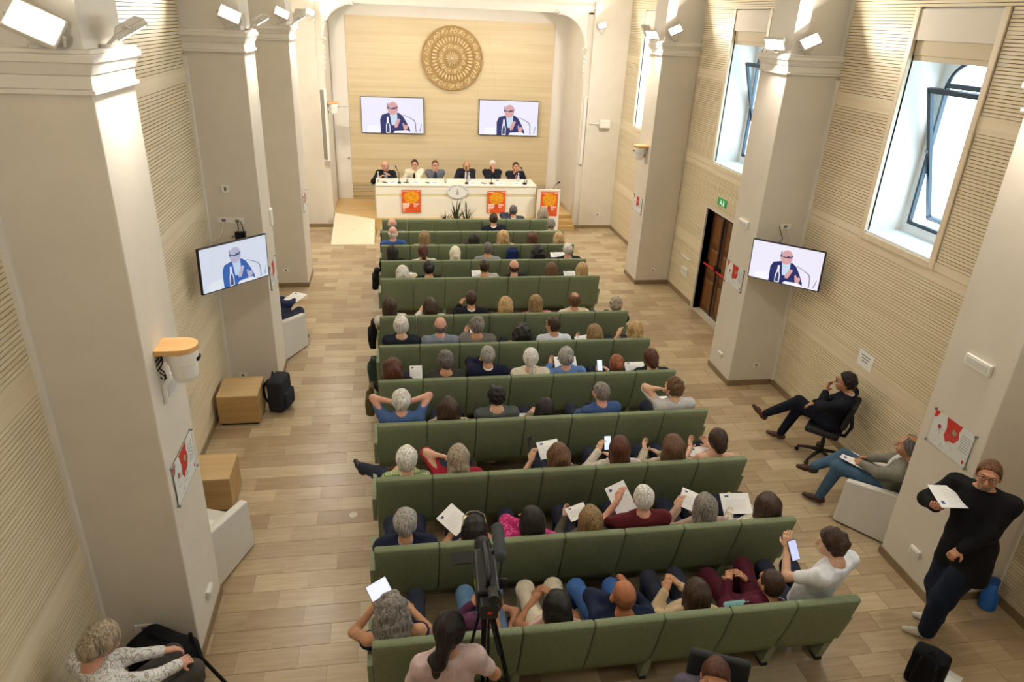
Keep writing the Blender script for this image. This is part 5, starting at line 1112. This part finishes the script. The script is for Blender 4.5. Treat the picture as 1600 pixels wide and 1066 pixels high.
# ================================================================== PANEL, BYSTANDERS AND FURNITURE
LEATH = mat('white_leather', '#d9d6cf', .5, var=.03, bump=.1, bscale=120); 
def armchair(loc, rz, label, s=1., grp='pale block armchairs'):
    t = thing('armchair', label, 'armchair', loc, rz, group=grp)
    for sx in (-1, 1): MB().prism([(-.36*s, .02), (.36*s, .02), (.33*s, .62*s), (-.36*s, .72*s)], (sx*.31*s, 0, 0), (0, 1, 0), (0, 0, 1), (1, 0, 0), -.045*s, .045*s).build('arm', LEATH, t, bevel=.02)
    MB().prism([(-.38*s, .02), (-.26*s, .02), (-.28*s, .80*s), (-.40*s, .80*s)], (0, 0, 0), (0, 1, 0), (0, 0, 1), (1, 0, 0), -.27*s, .27*s).build('back', LEATH, t, bevel=.02)
    MB().box(-.262*s, .262*s, -.25*s, .34*s, .06, .42*s).build('seat', LEATH, t, bevel=.03)
    MB().box(-.33*s, .33*s, -.34*s, .33*s, 0, .02).build('plinth', BLKP, t)
    return t
def cast(label, hp, yh, px, py, rz, **kw):
    """a figure whose head is seen at pixel hp at depth yh, sitting or standing on (px,py) and facing rz"""
    H = onY(*hp, yh) if len(hp) == 2 else np.array(hp); h = Rz(-rz)@(H-np.array([px, py, kw.get('zf', 0)])); zf = kw.pop('zf', 0)
    return person(label, (px, py, zf), rz, h, **kw)
PAN = [((602, 259), 'bald speaker in a dark jacket gesturing at the left end of the stage desk', ('bald', *HC['grey']), '#1e1d24', 'p', dict(L=(-.10, .40, 1.12), R=(.16, .36, 1.08)), dict(yaw=-.5, glasses=True, inner='#a9bdd2', collar='#b5c6d8')),
       ((648, 257), 'panellist in a cream jacket and dark tie, hand at his chin', ('short', *HC['dbrown']), '#e3dbc4', 'p', dict(L=(-.02, .22, 1.18), R=(.18, .38, .90)), dict(glasses=True, inner='#2b2b2e', collar='#eceae4')),
       ((680, 258), 'panellist in a grey jacket with folded arms', ('short', *HC['brown']), '#6d6f78', 'p', dict(L=(.12, .27, .93), R=(-.12, .30, .93)), dict(glasses=True, inner='#37404c')),
       ((729, 259), 'bald panellist in a dark suit with his head bowed', ('bald', *HC['dgrey']), '#262632', 'm', dict(L=(-.06, .20, 1.17), R=(.20, .38, .90)), dict(pitch=.5, inner='#e6e4e2', collar='#e6e4e2')),
       ((770, 258), 'white-haired panellist in a dark suit with hands joined at his mouth', ('short', *HC['white']), '#22242c', 'p', dict(L=(-.03, .26, 1.13), R=(.03, .26, 1.13)), dict(inner='#8fc0d0', collar='#e6e6e6')),
       ((806, 261), 'dark-haired panellist in a dark suit and pink tie, hand at his face', ('short', *HC['dbrown']), '#1d2030', 'm', dict(R=(.05, .24, 1.15), L=(-.18, .38, .90)), dict(inner='#c98aa0', collar='#e6e4e4'))]
PANCH = ['white armchair of the bald speaker at the left end of the desk', 'white armchair of the panellist in the cream jacket', 'white armchair of the panellist with folded arms', 'white armchair of the panellist with bowed head', 'white armchair of the white-haired panellist', 'white armchair of the rightmost panellist']
for (hp, lb, hr, tp, sk, hn, kw), cl in zip(PAN, PANCH):
    H = onY(*hp, 20.62); x = H[0]; yb_ = 20.80
    kw = dict(kw); armchair((x, yb_, SH), PI, cl, .80 if cl != PANCH[0] else .9)
    hn = {k: np.array(v)+np.array([0, .0, 0]) for k, v in hn.items()}
    for k in hn: hn[k][2] = hn[k][2]-SH+.20 if hn[k][2] < 1.0 else H[2]-SH-(1.235-hn[k][2])*1.6-.04
    cast(lb, tuple(H), 0, x, yb_, PI, zf=SH, P=(0, -.02, .58), res=.0165, face=True, hair=hr, top=tp, skin=SK[sk], hands=hn, off=.026, grp='panel on the stage', seed=int(x*50), **kw)
armchair((1.94, 21.42, SH), PI, 'empty white armchair in the middle of the stage', .8)
# ---- office chair
def office_chair(loc, rz, label, bz=0.):
    t = thing('office_chair', label, 'chair', loc, rz); m = mat('chair_black', '#1b1b1e', .7, bump=.2, bscale=150)
    s = SDF(.03); s.box((0, .02, .50), (.20, .19, .012), None, .035); nmesh('seat', *s.mesh(.014), m, t)
    s = SDF(.03); s.box((0, -.25-bz*.1, .82+bz), (.19 if bz else .17, .006, .16), Rx(.18), .035); nmesh('backrest', *s.mesh(.014), m, t)
    MB().tube([(0, -.05, .45), (0, -.25, .46), (0, -.305, .62), (0, -.275, .78)], .026, 8).build('back_stem', BLKP, t, smooth=True)
    MB().lathe([(.03, .12), (.03, .30), (.022, .30), (.022, .46), (.09, .465)], (0, 0, 0), 14).build('gas_column', BLKP, t)
    for k in range(5):
        a = 2*PI*k/5+.3; c, n = math.cos(a), math.sin(a); b = MB().tube([(0, 0, .13), (c*.16, n*.16, .115), (c*.31, n*.31, .075)], [.03, .024, .018], 8).build('base_arm', BLKP, t, smooth=True)
        MB().lathe([(.01, -.024), (.03, -.02), (.03, .02), (.01, .024)], (c*.31, n*.31, .031), 12, (-n, c, 0)).build('castor', BLKP, b)
    return t
rz = math.radians(45); oc = (6.16, 7.60)
office_chair((oc[0], oc[1], 0), rz, 'black swivel chair under the man in the dark suit')
cast('man in a dark suit leaning back in a swivel chair, hand at mouth', (1322, 597), 7.50, oc[0]+.02, oc[1]-.02, rz, P=(0, -.04, .62), res=.0125, face=True, glasses=True, hair=('shortcurl', *HC['black']), skin=SK['m'], top='#171a24', off=.024, collar='#dfe0e4', bottom='#161a28', shoes='#4a2a1c', yaw=.25,
     hands={'L': (-.03, .15, 1.03), 'R': (.02, .26, .80)}, elbow={'L': (-.6, .6, -.6), 'R': (.8, .1, -.6)}, palm={'L': (0, -1, .4), 'Ld': (.2, 0, 1)}, legs={'R': ((.13, .46, .60), (.10, .62, .13), (.1, 1, 0)), 'L': ((.00, .46, .76), (-.02, .86, .42), (0, .7, .55))}, seed=91)
# ---- armchair man
rz = math.radians(37); ac = (6.04, 6.20)
armchair((ac[0], ac[1], 0), rz, 'pale armchair of the man in the grey jacket by the right pillar', 1.0)
cast('man in a grey jacket and jeans in an armchair, papers on lap', (1420, 698), 5.98, ac[0]+.02, ac[1]+.02, rz, P=(0, -.05, .58), res=.0125, face=True, hair=('balding', *HC['dgrey']), skin='#b98667', top=pattern('grey_tweed', ['#77756a', '#888679'], 'print', 60), off=.024, collar='#e4e6ea', inner='#dfe2e8', bottom='#44607a', shoes='#3f2218', yaw=.15,
     hands={'L': (-.06, .30, .74), 'R': (.08, .28, .75)}, legs={'L': ((-.12, .50, .60), (-.16, .62, .12), (-.1, 1, 0)), 'R': ((.06, .52, .68), (-.14, .78, .48), (-.5, .7, .2))}, seed=92)
# ---- standing man
rz = math.radians(90); sp_ = (5.60, 4.50)
cast('man in a black jacket standing by the right pillar with a sheet', (1545, 742), 4.53, sp_[0], sp_[1], rz, standing=True, P=(0, .0, 1.02), res=.0115, face=True, glasses=True, hair=('short', '#4a2e1e', '#6e4629'), skin='#c08a6c', top='#141416', off=.034, bottom='#1b2233', shoes='#d9d2c4', hem=.17, baggy=.022, yaw=.75, twist=.45, pitch=.02, build=1.16, beard='#8d7a68', topname='jacket',
     hands={'R': (.12, .40, 1.52), 'L': (-.14, .27, 1.17)}, elbow={'R': (.9, -.1, -.7), 'L': (-.5, -.6, -.6)}, palm={'R': (-.2, .2, 1), 'Rd': (-.2, .9, .5), 'L': (.2, .2, -1)}, legs={'L': ((-.07, .15, .55), (-.04, .16, .10), (.5, .8, 0)), 'R': ((.11, .07, .55), (.10, -.06, .10), (.6, .7, 0))}, seed=93, curl=.8)
# ---- camera operator
cast('woman in a pale pink T-shirt standing behind the video camera', (702, 985), 3.66, .62, 3.62, 0, standing=True, P=(0, -.02, .86), res=.0115, hair=('curlpony', *HC['black']), skin='#b98a6c', top='#cdb6b3', sleeve='short', off=.022, bottom='#2b3040', hands={'L': (-.20, .22, .92), 'R': (.22, .26, .98)}, pitch=.15, yaw=-.35, build=.92, legs={'L': ((-.10, .03, .46), (-.11, -.02, .1), (0, 1, 0)), 'R': ((.10, .03, .46), (.11, -.02, .1), (0, 1, 0))}, seed=94)
# ---- man in a chair at the lower edge
office_chair((2.47, 3.22, 0), math.radians(155), 'black swivel chair at the lower edge of the picture', .22)
cast('man with thinning brown hair and grey top in a chair at the lower edge', (1118, 1058), 3.30, 2.45, 3.24, math.radians(155), P=(0, -.02, .62), res=.0135, face=True, hair=('short', *HC['auburn']), skin=SK['m'], top='#5d5866', bottom='#2a2c33', seed=95)
# ---- woman lower left
ch = thing('chair', 'plain chair under the fair-haired woman at the lower left', 'chair', (-1.86, 4.12, 0), math.radians(-40)); CHW = mat('chair_cream', '#b9ac94', .7)
MB().box(-.22, .22, -.20, .24, .42, .47).build('seat', CHW, ch, bevel=.015); MB().prism([(-.22, .5), (.22, .5), (.20, .88), (-.20, .88)], (0, -.24, 0), (1, 0, 0), (0, 0, 1), (0, 1, 0), -.02, .02).build('backrest', CHW, ch, bevel=.015)
for sx in (-1, 1):
    for sy in (-1, 1): MB().tube([(sx*.2, sy*.2, 0), (sx*.19, sy*.19, .44)], .015, 8).build('leg', STEEL, ch)
    MB().tube([(sx*.19, -.20, .44), (sx*.19, -.24, .86)], .013, 8).build('back_post', STEEL, ch)
cast('fair-haired woman with pinned-up hair and a white embroidered blouse at the lower left', (160, 1000), 4.16, -1.86, 4.14, math.radians(-40), P=(0, .0, .58), res=.0125, hair=('updo', *HC['gblond']), skin='#cf9c86', top=pattern('embroidered_white', ['#d9dbdd', '#a39a8d', '#e2e4e6'], 'print', 16), sleeve='long', bottom='#4a4744', hands={'R': (.16, .42, .74), 'L': (0, .45, .76)}, pitch=.35, seed=96)
# ---- reader behind the left pillar
armchair((-1.78, 11.74, 0), math.radians(-27), 'pale armchair behind the left screen pillar', 1.03)
cast('person in navy reading papers in the armchair behind the left screen pillar', (-1.81, 11.68, 1.20), 0, -1.78, 11.74, math.radians(-27), P=(0, -.05, .58), res=.018, hair=('short', *HC['dgrey']), top='#20274a', bottom='#3a3f52', shoes='#6a5138', hands={'L': (-.08, .42, .82), 'R': (.12, .42, .82)}, pitch=.3, seed=97)
armchair((-1.84, 6.38, 0), math.radians(-21), 'empty pale armchair beyond the nearest left pillar, papers on its seat', 1.03)

# ================================================================== THINGS HELD, LAID DOWN AND STANDING ABOUT
def sheet(label, c, w, h, R, kind='sheet_of_paper', m=None, cat='paper', grp='papers held by the audience', lines=True, mark=None):
    t = thing(kind, label, cat, tuple(c), group=grp); R = np.array(R)
    s = MB().obox((0, 0, 0), (w/2, h/2, .001), R).build('sheet', m or PAPER, t)
    if lines:
        q = MB(); q.obox(R@np.array([-w*.28, h*.36, .0015]), (w*.07, h*.045, .0004), R); q.build('crest', mat('blue_ink', '#4a5f9a', .7), s)
        q = MB()
        for k in range(6): q.obox(R@np.array([0, h*(.16-.08*k), .0014]), (w*.34, .002, .0003), R)
        q.build('text_lines', mat('pale_ink', '#d3d5da', .8), s)
    return t
def facing(tilt=.9, yaw=0., roll=0.): return Rz(yaw)@Rx(tilt)@Rz(roll)       # 0 = flat, face up; pi/2 = upright, face to the viewer
def pap(px, py, row, label, w=.21, h=.297, tilt=.7, roll=0., dy=.66, **kw): return sheet(label, onY(px, py, ROWY[row]+dy), w*GB, h*GB, facing(tilt, 0, roll), **kw)
pap(709, 812, 10, 'white sheet beside the woman with glasses on her head', .21, .25, .5, .75); pap(902, 800, 10, 'white sheet held by the light-brown-haired woman', .2, .14, .5, .3); pap(970, 779, 10, 'printed sheet held by the man in dark red', .21, .29, .8, .35)
pap(1078, 782, 10, 'white sheet under the pen of the woman in the dusty pink cardigan', .2, .2, .6, -.5); pap(1150, 787, 10, 'wide white programme on the lap of the woman at the row end', .30, .21, .6, -.05)
pap(858, 702, 9, 'programme on the lap of the olive-topped woman', .24, .2, .6, .15); pap(1097, 709, 9, 'open notebook of the woman in pale pink', .30, .20, .35, .1, kind='notebook', cat='notebook'); pap(1032, 626, 8, 'white sheet before the man in the pale striped shirt', .2, .12, .5); pap(822, 652, 8, 'white sheet by the black-haired leaning woman', .16, .12, .4)
pap(884, 570, 7, 'white papers read by the white-haired man in blue', .30, .24, .7); pap(992, 574, 7, 'white sheet beside the woman in dark green', .28, .18, .5); pap(650, 583, 7, 'white sheets beside the woman with reddish curls', .16, .2, .8)
pap(741, 521, 6, 'small printed card held by the man in grey tweed', .12, .15, .9); pap(912, 530, 6, 'white sheet held by the woman in the brown top', .26, .14, .5, .2); pap(726, 490, 5, 'white sheet before the man in the dark suit', .14, .16, .8); pap(872, 398, 3, 'white sheet held by the white-haired man in the dark jacket', .3, .12, .6); pap(890, 428, 4, 'white leaflet beside the blond woman at the row end', .22, .12, .6); pap(744, 427, 4, 'white leaflet by the man in the striped shirt', .16, .12, .7); pap(637, 430, 4, 'white leaflet by the woman in black', .16, .12, .6)
def phone(label, c, R, w=.075, h=.155, glow=True, kind='phone', cat='phone', scr='#cfe0f5'):
    t = thing(kind, label, cat, tuple(c), group='phones and tablets in use'); R = np.array(R); w *= GB; h *= GB
    MB().obox((0, 0, 0), (w/2, h/2, .005), R).build('body', MATS['phone_black'], t, bevel=.003)
    if glow: MB().obox(R@np.array([0, 0, .0056]), (w/2-.004, h/2-.006, .0006), R).build('display', mat('display_'+scr.strip('#'), scr, .3, emit=.8), t)
    return t
phone('phone held up by the woman in the white blouse', onY(949, 692, ROWY[9]+.62), facing(1.2)); phone('pale phone raised by the olive-topped woman', onY(829, 692, ROWY[9]+.60), facing(1.3, .9), glow=False); phone('bright phone of the woman with the fair bun', onY(937, 571, ROWY[7]+.62), facing(1.0))
phone('phone of the man in the white T-shirt', onY(1240, 860, ROWY[11]+.52), facing(1.0, .1, .12), .08, .17, scr='#b9c2ea'); phone('tablet of the woman with curly grey hair', onY(592, 921, ROWY[11]+.62), facing(.7, 0, .45), .17, .13, kind='tablet', cat='tablet', scr='#d5dcf2')
phone('dark phone lying on the papers of the man in the grey jacket', (5.93, 6.47, .735), facing(.1, 0, .9), glow=False)
sheet('printed sheets on the lap of the man in the grey jacket', (5.86, 6.50, .715), .24*GB, .33*GB, Rz(.65)@Rx(.12), grp=None); 
_p = onY(1487, 776, 4.63); sheet('sheet of paper held by the standing man in black', _p, .23*GB, .32*GB, Rz(.15)@Rx(.30)@Rz(1.35), grp=None)
_p = onY(458, 489, 11.85); sheet('white papers on the knees of the reader behind the left pillar', (-1.48, 12.12, .86), .25*GB, .3*GB, Rz(-.5)@Rx(.1), grp=None); sheet('white papers on the empty armchair seat', (-1.80, 6.36, .44), .24*GB, .3*GB, Rz(-.3), grp=None)
# glasses pushed up on the black-haired woman
# ---- video camera on its tripod
tc_ = onY(752, 905, 3.95); tp = thing('tripod', 'black tripod standing behind the rearmost seats', 'tripod', (tc_[0]+.03, 3.90, 0)); zt = 1.52
for k, (dx, dy_) in enumerate(((-.26, .10), (.34, -.10), (-.02, -.36))):
    g_ = MB(); top_ = np.array([dx*.12, dy_*.12, zt]); ft = np.array([dx, dy_, .02]); mid = top_+(ft-top_)*.55; sd = nrm(np.cross(ft-top_, (0, 0, 1)))*.022
    g_.tube([top_+sd, mid+sd], .011, 6).tube([top_-sd, mid-sd], .011, 6); l_ = g_.build('leg', BLK, tp); MB().tube([top_+(ft-top_)*.45, ft], .012, 6).build('leg_extension', MATS['black_plastic'], l_); MB().obox(mid, (.035, .03, .03)).build('leg_clamp', BLKP, l_); MB().lathe([(.02, 0), (.02, .02)], ft-np.array([0, 0, .02]), 8).build('foot', BLKP, l_)
    MB().tube([mid+np.array([0, 0, -.05]), np.array([0, 0, .95])], .007, 6).build('spreader_arm', BLK, l_)
MB().lathe([(.055, zt-.03), (.06, zt+.02), (.045, zt+.05), (.06, zt+.07), (.05, zt+.14)], (0, 0, 0), 16).build('bowl_head', BLKP, tp); MB().tube([(0, -.02, zt+.08), (.06, -.35, zt-.12)], .010, 6).build('pan_handle', BLK, tp)
MB().tube([(0, 0, .95), (0, 0, zt)], .016, 8).build('centre_column', BLK, tp)
vc = thing('video_camera', 'black video camera with a furry microphone on the tripod', 'camera', (tc_[0]+.03, 3.90, zt+.14), math.radians(-3)); vc.scale = (1.25, 1.25, 1.25)
MB().box(-.065, .065, -.16, .20, .0, .16).build('body', BLKP, vc, bevel=.015); MB().lathe([(.05, .20), (.055, .30), (.05, .34), (.001, .34)], (0, 0, .085), 16, (0, 1, 0)).build('lens', BLK, vc); MB().tube([(0, -.12, .16), (0, -.12, .23), (0, .02, .25), (0, .16, .23), (0, .19, .16)], .018, 8).build('handle', BLKP, vc, smooth=True)
MB().obox((-.14, .06, .21), (.06, .006, .035), Rz(.1)@Rx(-1.15)).build('flip_screen', BLKP, vc); MB().obox((-.14, .0545, .2127), (.052, .001, .027), Rz(.1)@Rx(-1.15)).build('screen_glow', mat('viewfinder_glow', '#8f86c4', .3, emit=.25), vc)
s = SDF(.02); s.cone((.08, .02, .25), (.08, .24, .27), .035, .036); nmesh('furry_microphone', *s.mesh(.009, .004, 90, 4), mat('wind_fur', '#3f4246', .95), vc); MB().tube([(.04, .1, .2), (.08, .1, .24)], .012, 6).build('microphone_clip', BLK, vc)
MB().box(-.05, .05, -.24, -.16, .03, .13).build('battery', BLKP, vc, bevel=.01); MB().box(-.067, -.064, -.02, .02, .05, .09).build('yellow_sticker', mat('sticker_yellow', '#d8e021', .6), vc); MB().box(-.01, .015, -.2405, -.238, .07, .09).build('red_button', mat('button_red', '#c32222', .5), vc)
MB().lathe([(.03, -.03), (.034, 0), (.03, .03)], (.09, -.03, .09), 12, (1, 0, 0)).build('side_knob', BLK, vc); MB().tube([(.02, -.16, .17), (.02, -.27, .20)], .03, 10).build('eyepiece', BLKP, vc)
# ---- wooden boxes, bags, bottle
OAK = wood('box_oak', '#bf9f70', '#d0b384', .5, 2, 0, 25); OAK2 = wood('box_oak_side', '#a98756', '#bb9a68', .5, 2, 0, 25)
for x0, x1, y0, y1, lb in ((-2.275, -1.715, 9.22, 9.82, 'wooden box seat at the foot of the left screen pillar'), (-2.275, -1.715, 7.22, 7.76, 'wooden box seat beyond the empty armchair')):
    t = thing('wooden_box', lb, 'box', ((x0+x1)/2, (y0+y1)/2, 0), group='wooden box seats along the left wall'); a_, b_ = (x1-x0)/2, (y1-y0)/2
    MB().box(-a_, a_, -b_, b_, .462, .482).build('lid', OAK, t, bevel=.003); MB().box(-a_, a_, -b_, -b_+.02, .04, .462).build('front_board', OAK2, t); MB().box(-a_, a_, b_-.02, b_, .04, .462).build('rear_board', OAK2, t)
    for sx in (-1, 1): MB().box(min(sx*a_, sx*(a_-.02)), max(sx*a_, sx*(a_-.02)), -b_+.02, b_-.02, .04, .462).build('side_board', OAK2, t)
    MB().box(-a_+.03, a_-.03, -b_+.03, b_-.03, 0, .04).build('plinth', BLKP, t)
BAGD = cloth('#2c2f34'); BAGK = cloth('#17181a')
def backpack(loc, rz, label, m, s=1., lean=0.):
    t = thing('backpack', label, 'backpack', loc, rz, group='bags'); t.rotation_euler = (lean, 0, rz)
    q = SDF(.05); q.box((0, 0, .24*s), (.12*s, .06*s, .18*s), None, .045*s); q.ell((0, .0, .42*s), (.12*s, .085*s, .08*s)); nmesh('body', *q.mesh(.014, .004, 22, 3), m, t)
    q = SDF(.03); q.box((0, -.11*s, .17*s), (.10*s, .02*s, .09*s), None, .025*s); nmesh('front_pocket', *q.mesh(.013, .002, 22, 4), m, t)
    for sx in (-1, 1): MB().tube([(sx*.07*s, .10*s, .44*s), (sx*.09*s, .17*s, .34*s), (sx*.09*s, .16*s, .18*s), (sx*.08*s, .10*s, .06*s)], .018*s, 6).build('strap', BAGK, t, smooth=True)
    MB().tube([(-.03*s, .07*s, .48*s), (0, .07*s, .53*s), (.03*s, .07*s, .48*s)], .009, 6).build('grab_loop', BAGK, t); return t
_b = onZ(428, 640); backpack((_b[0]+.10, _b[1]+.05, 0), 1.3, 'grey backpack leaning beside the wooden box on the left', BAGD, 1.15)
backpack((5.02, 3.95, 0), 2.2, 'dark backpack on the floor at the lower right edge', BAGK, .9); _p = onZ(1470, 1064, .02); sheet('white sheet on the floor by the dark backpack', (5.30, 4.02, .006), .22, .3, Rz(.6), grp=None, lines=False)
def softbag(label, c, r, m, rz=0., name='bag', cat='bag', strap=True, nz=.012):
    t = thing(name, label, cat, tuple(c), rz, group='bags'); q = SDF(.04); q.box((0, 0, r[2]), (r[0]*.6, r[1]*.4, r[2]*.72), None, min(r)*.5); q.ell((0, 0, r[2]*.6), (r[0], r[1], r[2]*.7)); q.cut((0, 0, -1), (0, 0, 0)); nmesh('body', *q.mesh(.016, nz, 18, int(c[0]*50) % 97), m, t)
    if strap: MB().tube([(-r[0]*.5, 0, r[2]*1.6), (-r[0]*.4, .0, r[2]*2.2), (r[0]*.4, 0, r[2]*2.2), (r[0]*.5, 0, r[2]*1.6)], .012, 6).build('handle', m, t, smooth=True)
    return t
softbag('large black equipment bag by the nearest left pillar', (-1.80, 4.80, 0), (.30, .20, .26), BAGK, -.5); MB_ = MB().tube([(-1.55, 4.78, .62), (-1.50, 4.74, .40), (-1.30, 4.72, .02)], .016, 6).build('bag_strap', BAGK); tag(MB_, 'black strap trailing from the equipment bag to the floor', 'strap')
def coat(label, x, y, z0, L_, m, name='coat', cat='coat'):
    """cloth draped over the end panel of a row, from just above the armrest downwards"""
    t = thing(name, label, cat, (x, y, 0), group='coats and bags hung at the row ends'); q = SDF(.05)
    q.box((.02, .0, z0), (.012, .07, L_*.42), None, .03); q.box((-.02, .04, z0-L_*.16), (.018, .09, L_*.26), Rx(.2), .028); q.cone((.035, -.05, z0+L_*.42), (.035, .10, z0+L_*.40), .03); nmesh('cloth', *q.mesh(.014, .020, 15, int(y*31)), m, t)
    MB().tube([(.03, -.02, z0+L_*.40), (.05, .0, z0+L_*.55), (.08, .04, z0+L_*.42)], .010, 6).build('hanging_loop', m, t)
coat('black bag hung at the left end of the fourth row', -.12, ROWY[3]+.36, .52, .42, BAGK, 'bag', 'bag'); coat('black coat hung at the left end of the sixth row', -.13, ROWY[5]+.50, .48, .52, BAGK); coat('dark green bag hung at the left end of the seventh row', -.11, ROWY[6]+.45, .40, .42, cloth('#33443c'), 'bag', 'bag'); coat('olive jacket hung at the left end of the eighth row', -.13, ROWY[7]+.52, .46, .50, cloth('#5d5436'))
softbag('black handbag on the floor between the maroon tracksuit and the beige blouse', (2.42, 4.95, 0), (.17, .12, .17), BAGK); _q = onY(801, 401, ROWY[2]-.10); softbag('dark blue rucksack hung behind the third row of seats', (_q[0], ROWY[2]-.09, _q[2]-.16), (.15, .09, .16), cloth('#1d2a5a')); softbag('dark handbags under the row in front of the red-topped woman', (1.75, 6.95, 0), (.22, .14, .15), BAGK)
softbag('small white bag by the feet of the man in the grey jacket', onZ(1326, 770), (.10, .07, .07), cloth('#d8d6d0'), .6)
bt = thing('drink_bottle', 'bright blue bottle on the floor behind the standing man', 'bottle', (6.40, 4.74, 0)); bt.rotation_euler = (-.15, .12, 0)
MB().lathe([(.075, 0), (.085, .02), (.085, .16), (.05, .22), (.045, .30)], (0, 0, 0), 18).build('body', mat('bottle_blue', '#1b66c0', .35), bt, smooth=True); MB().lathe([(.05, .30), (.05, .35), (.001, .36)], (0, 0, 0), 16).build('cap', mat('bottle_blue_cap', '#174f96', .4), bt)
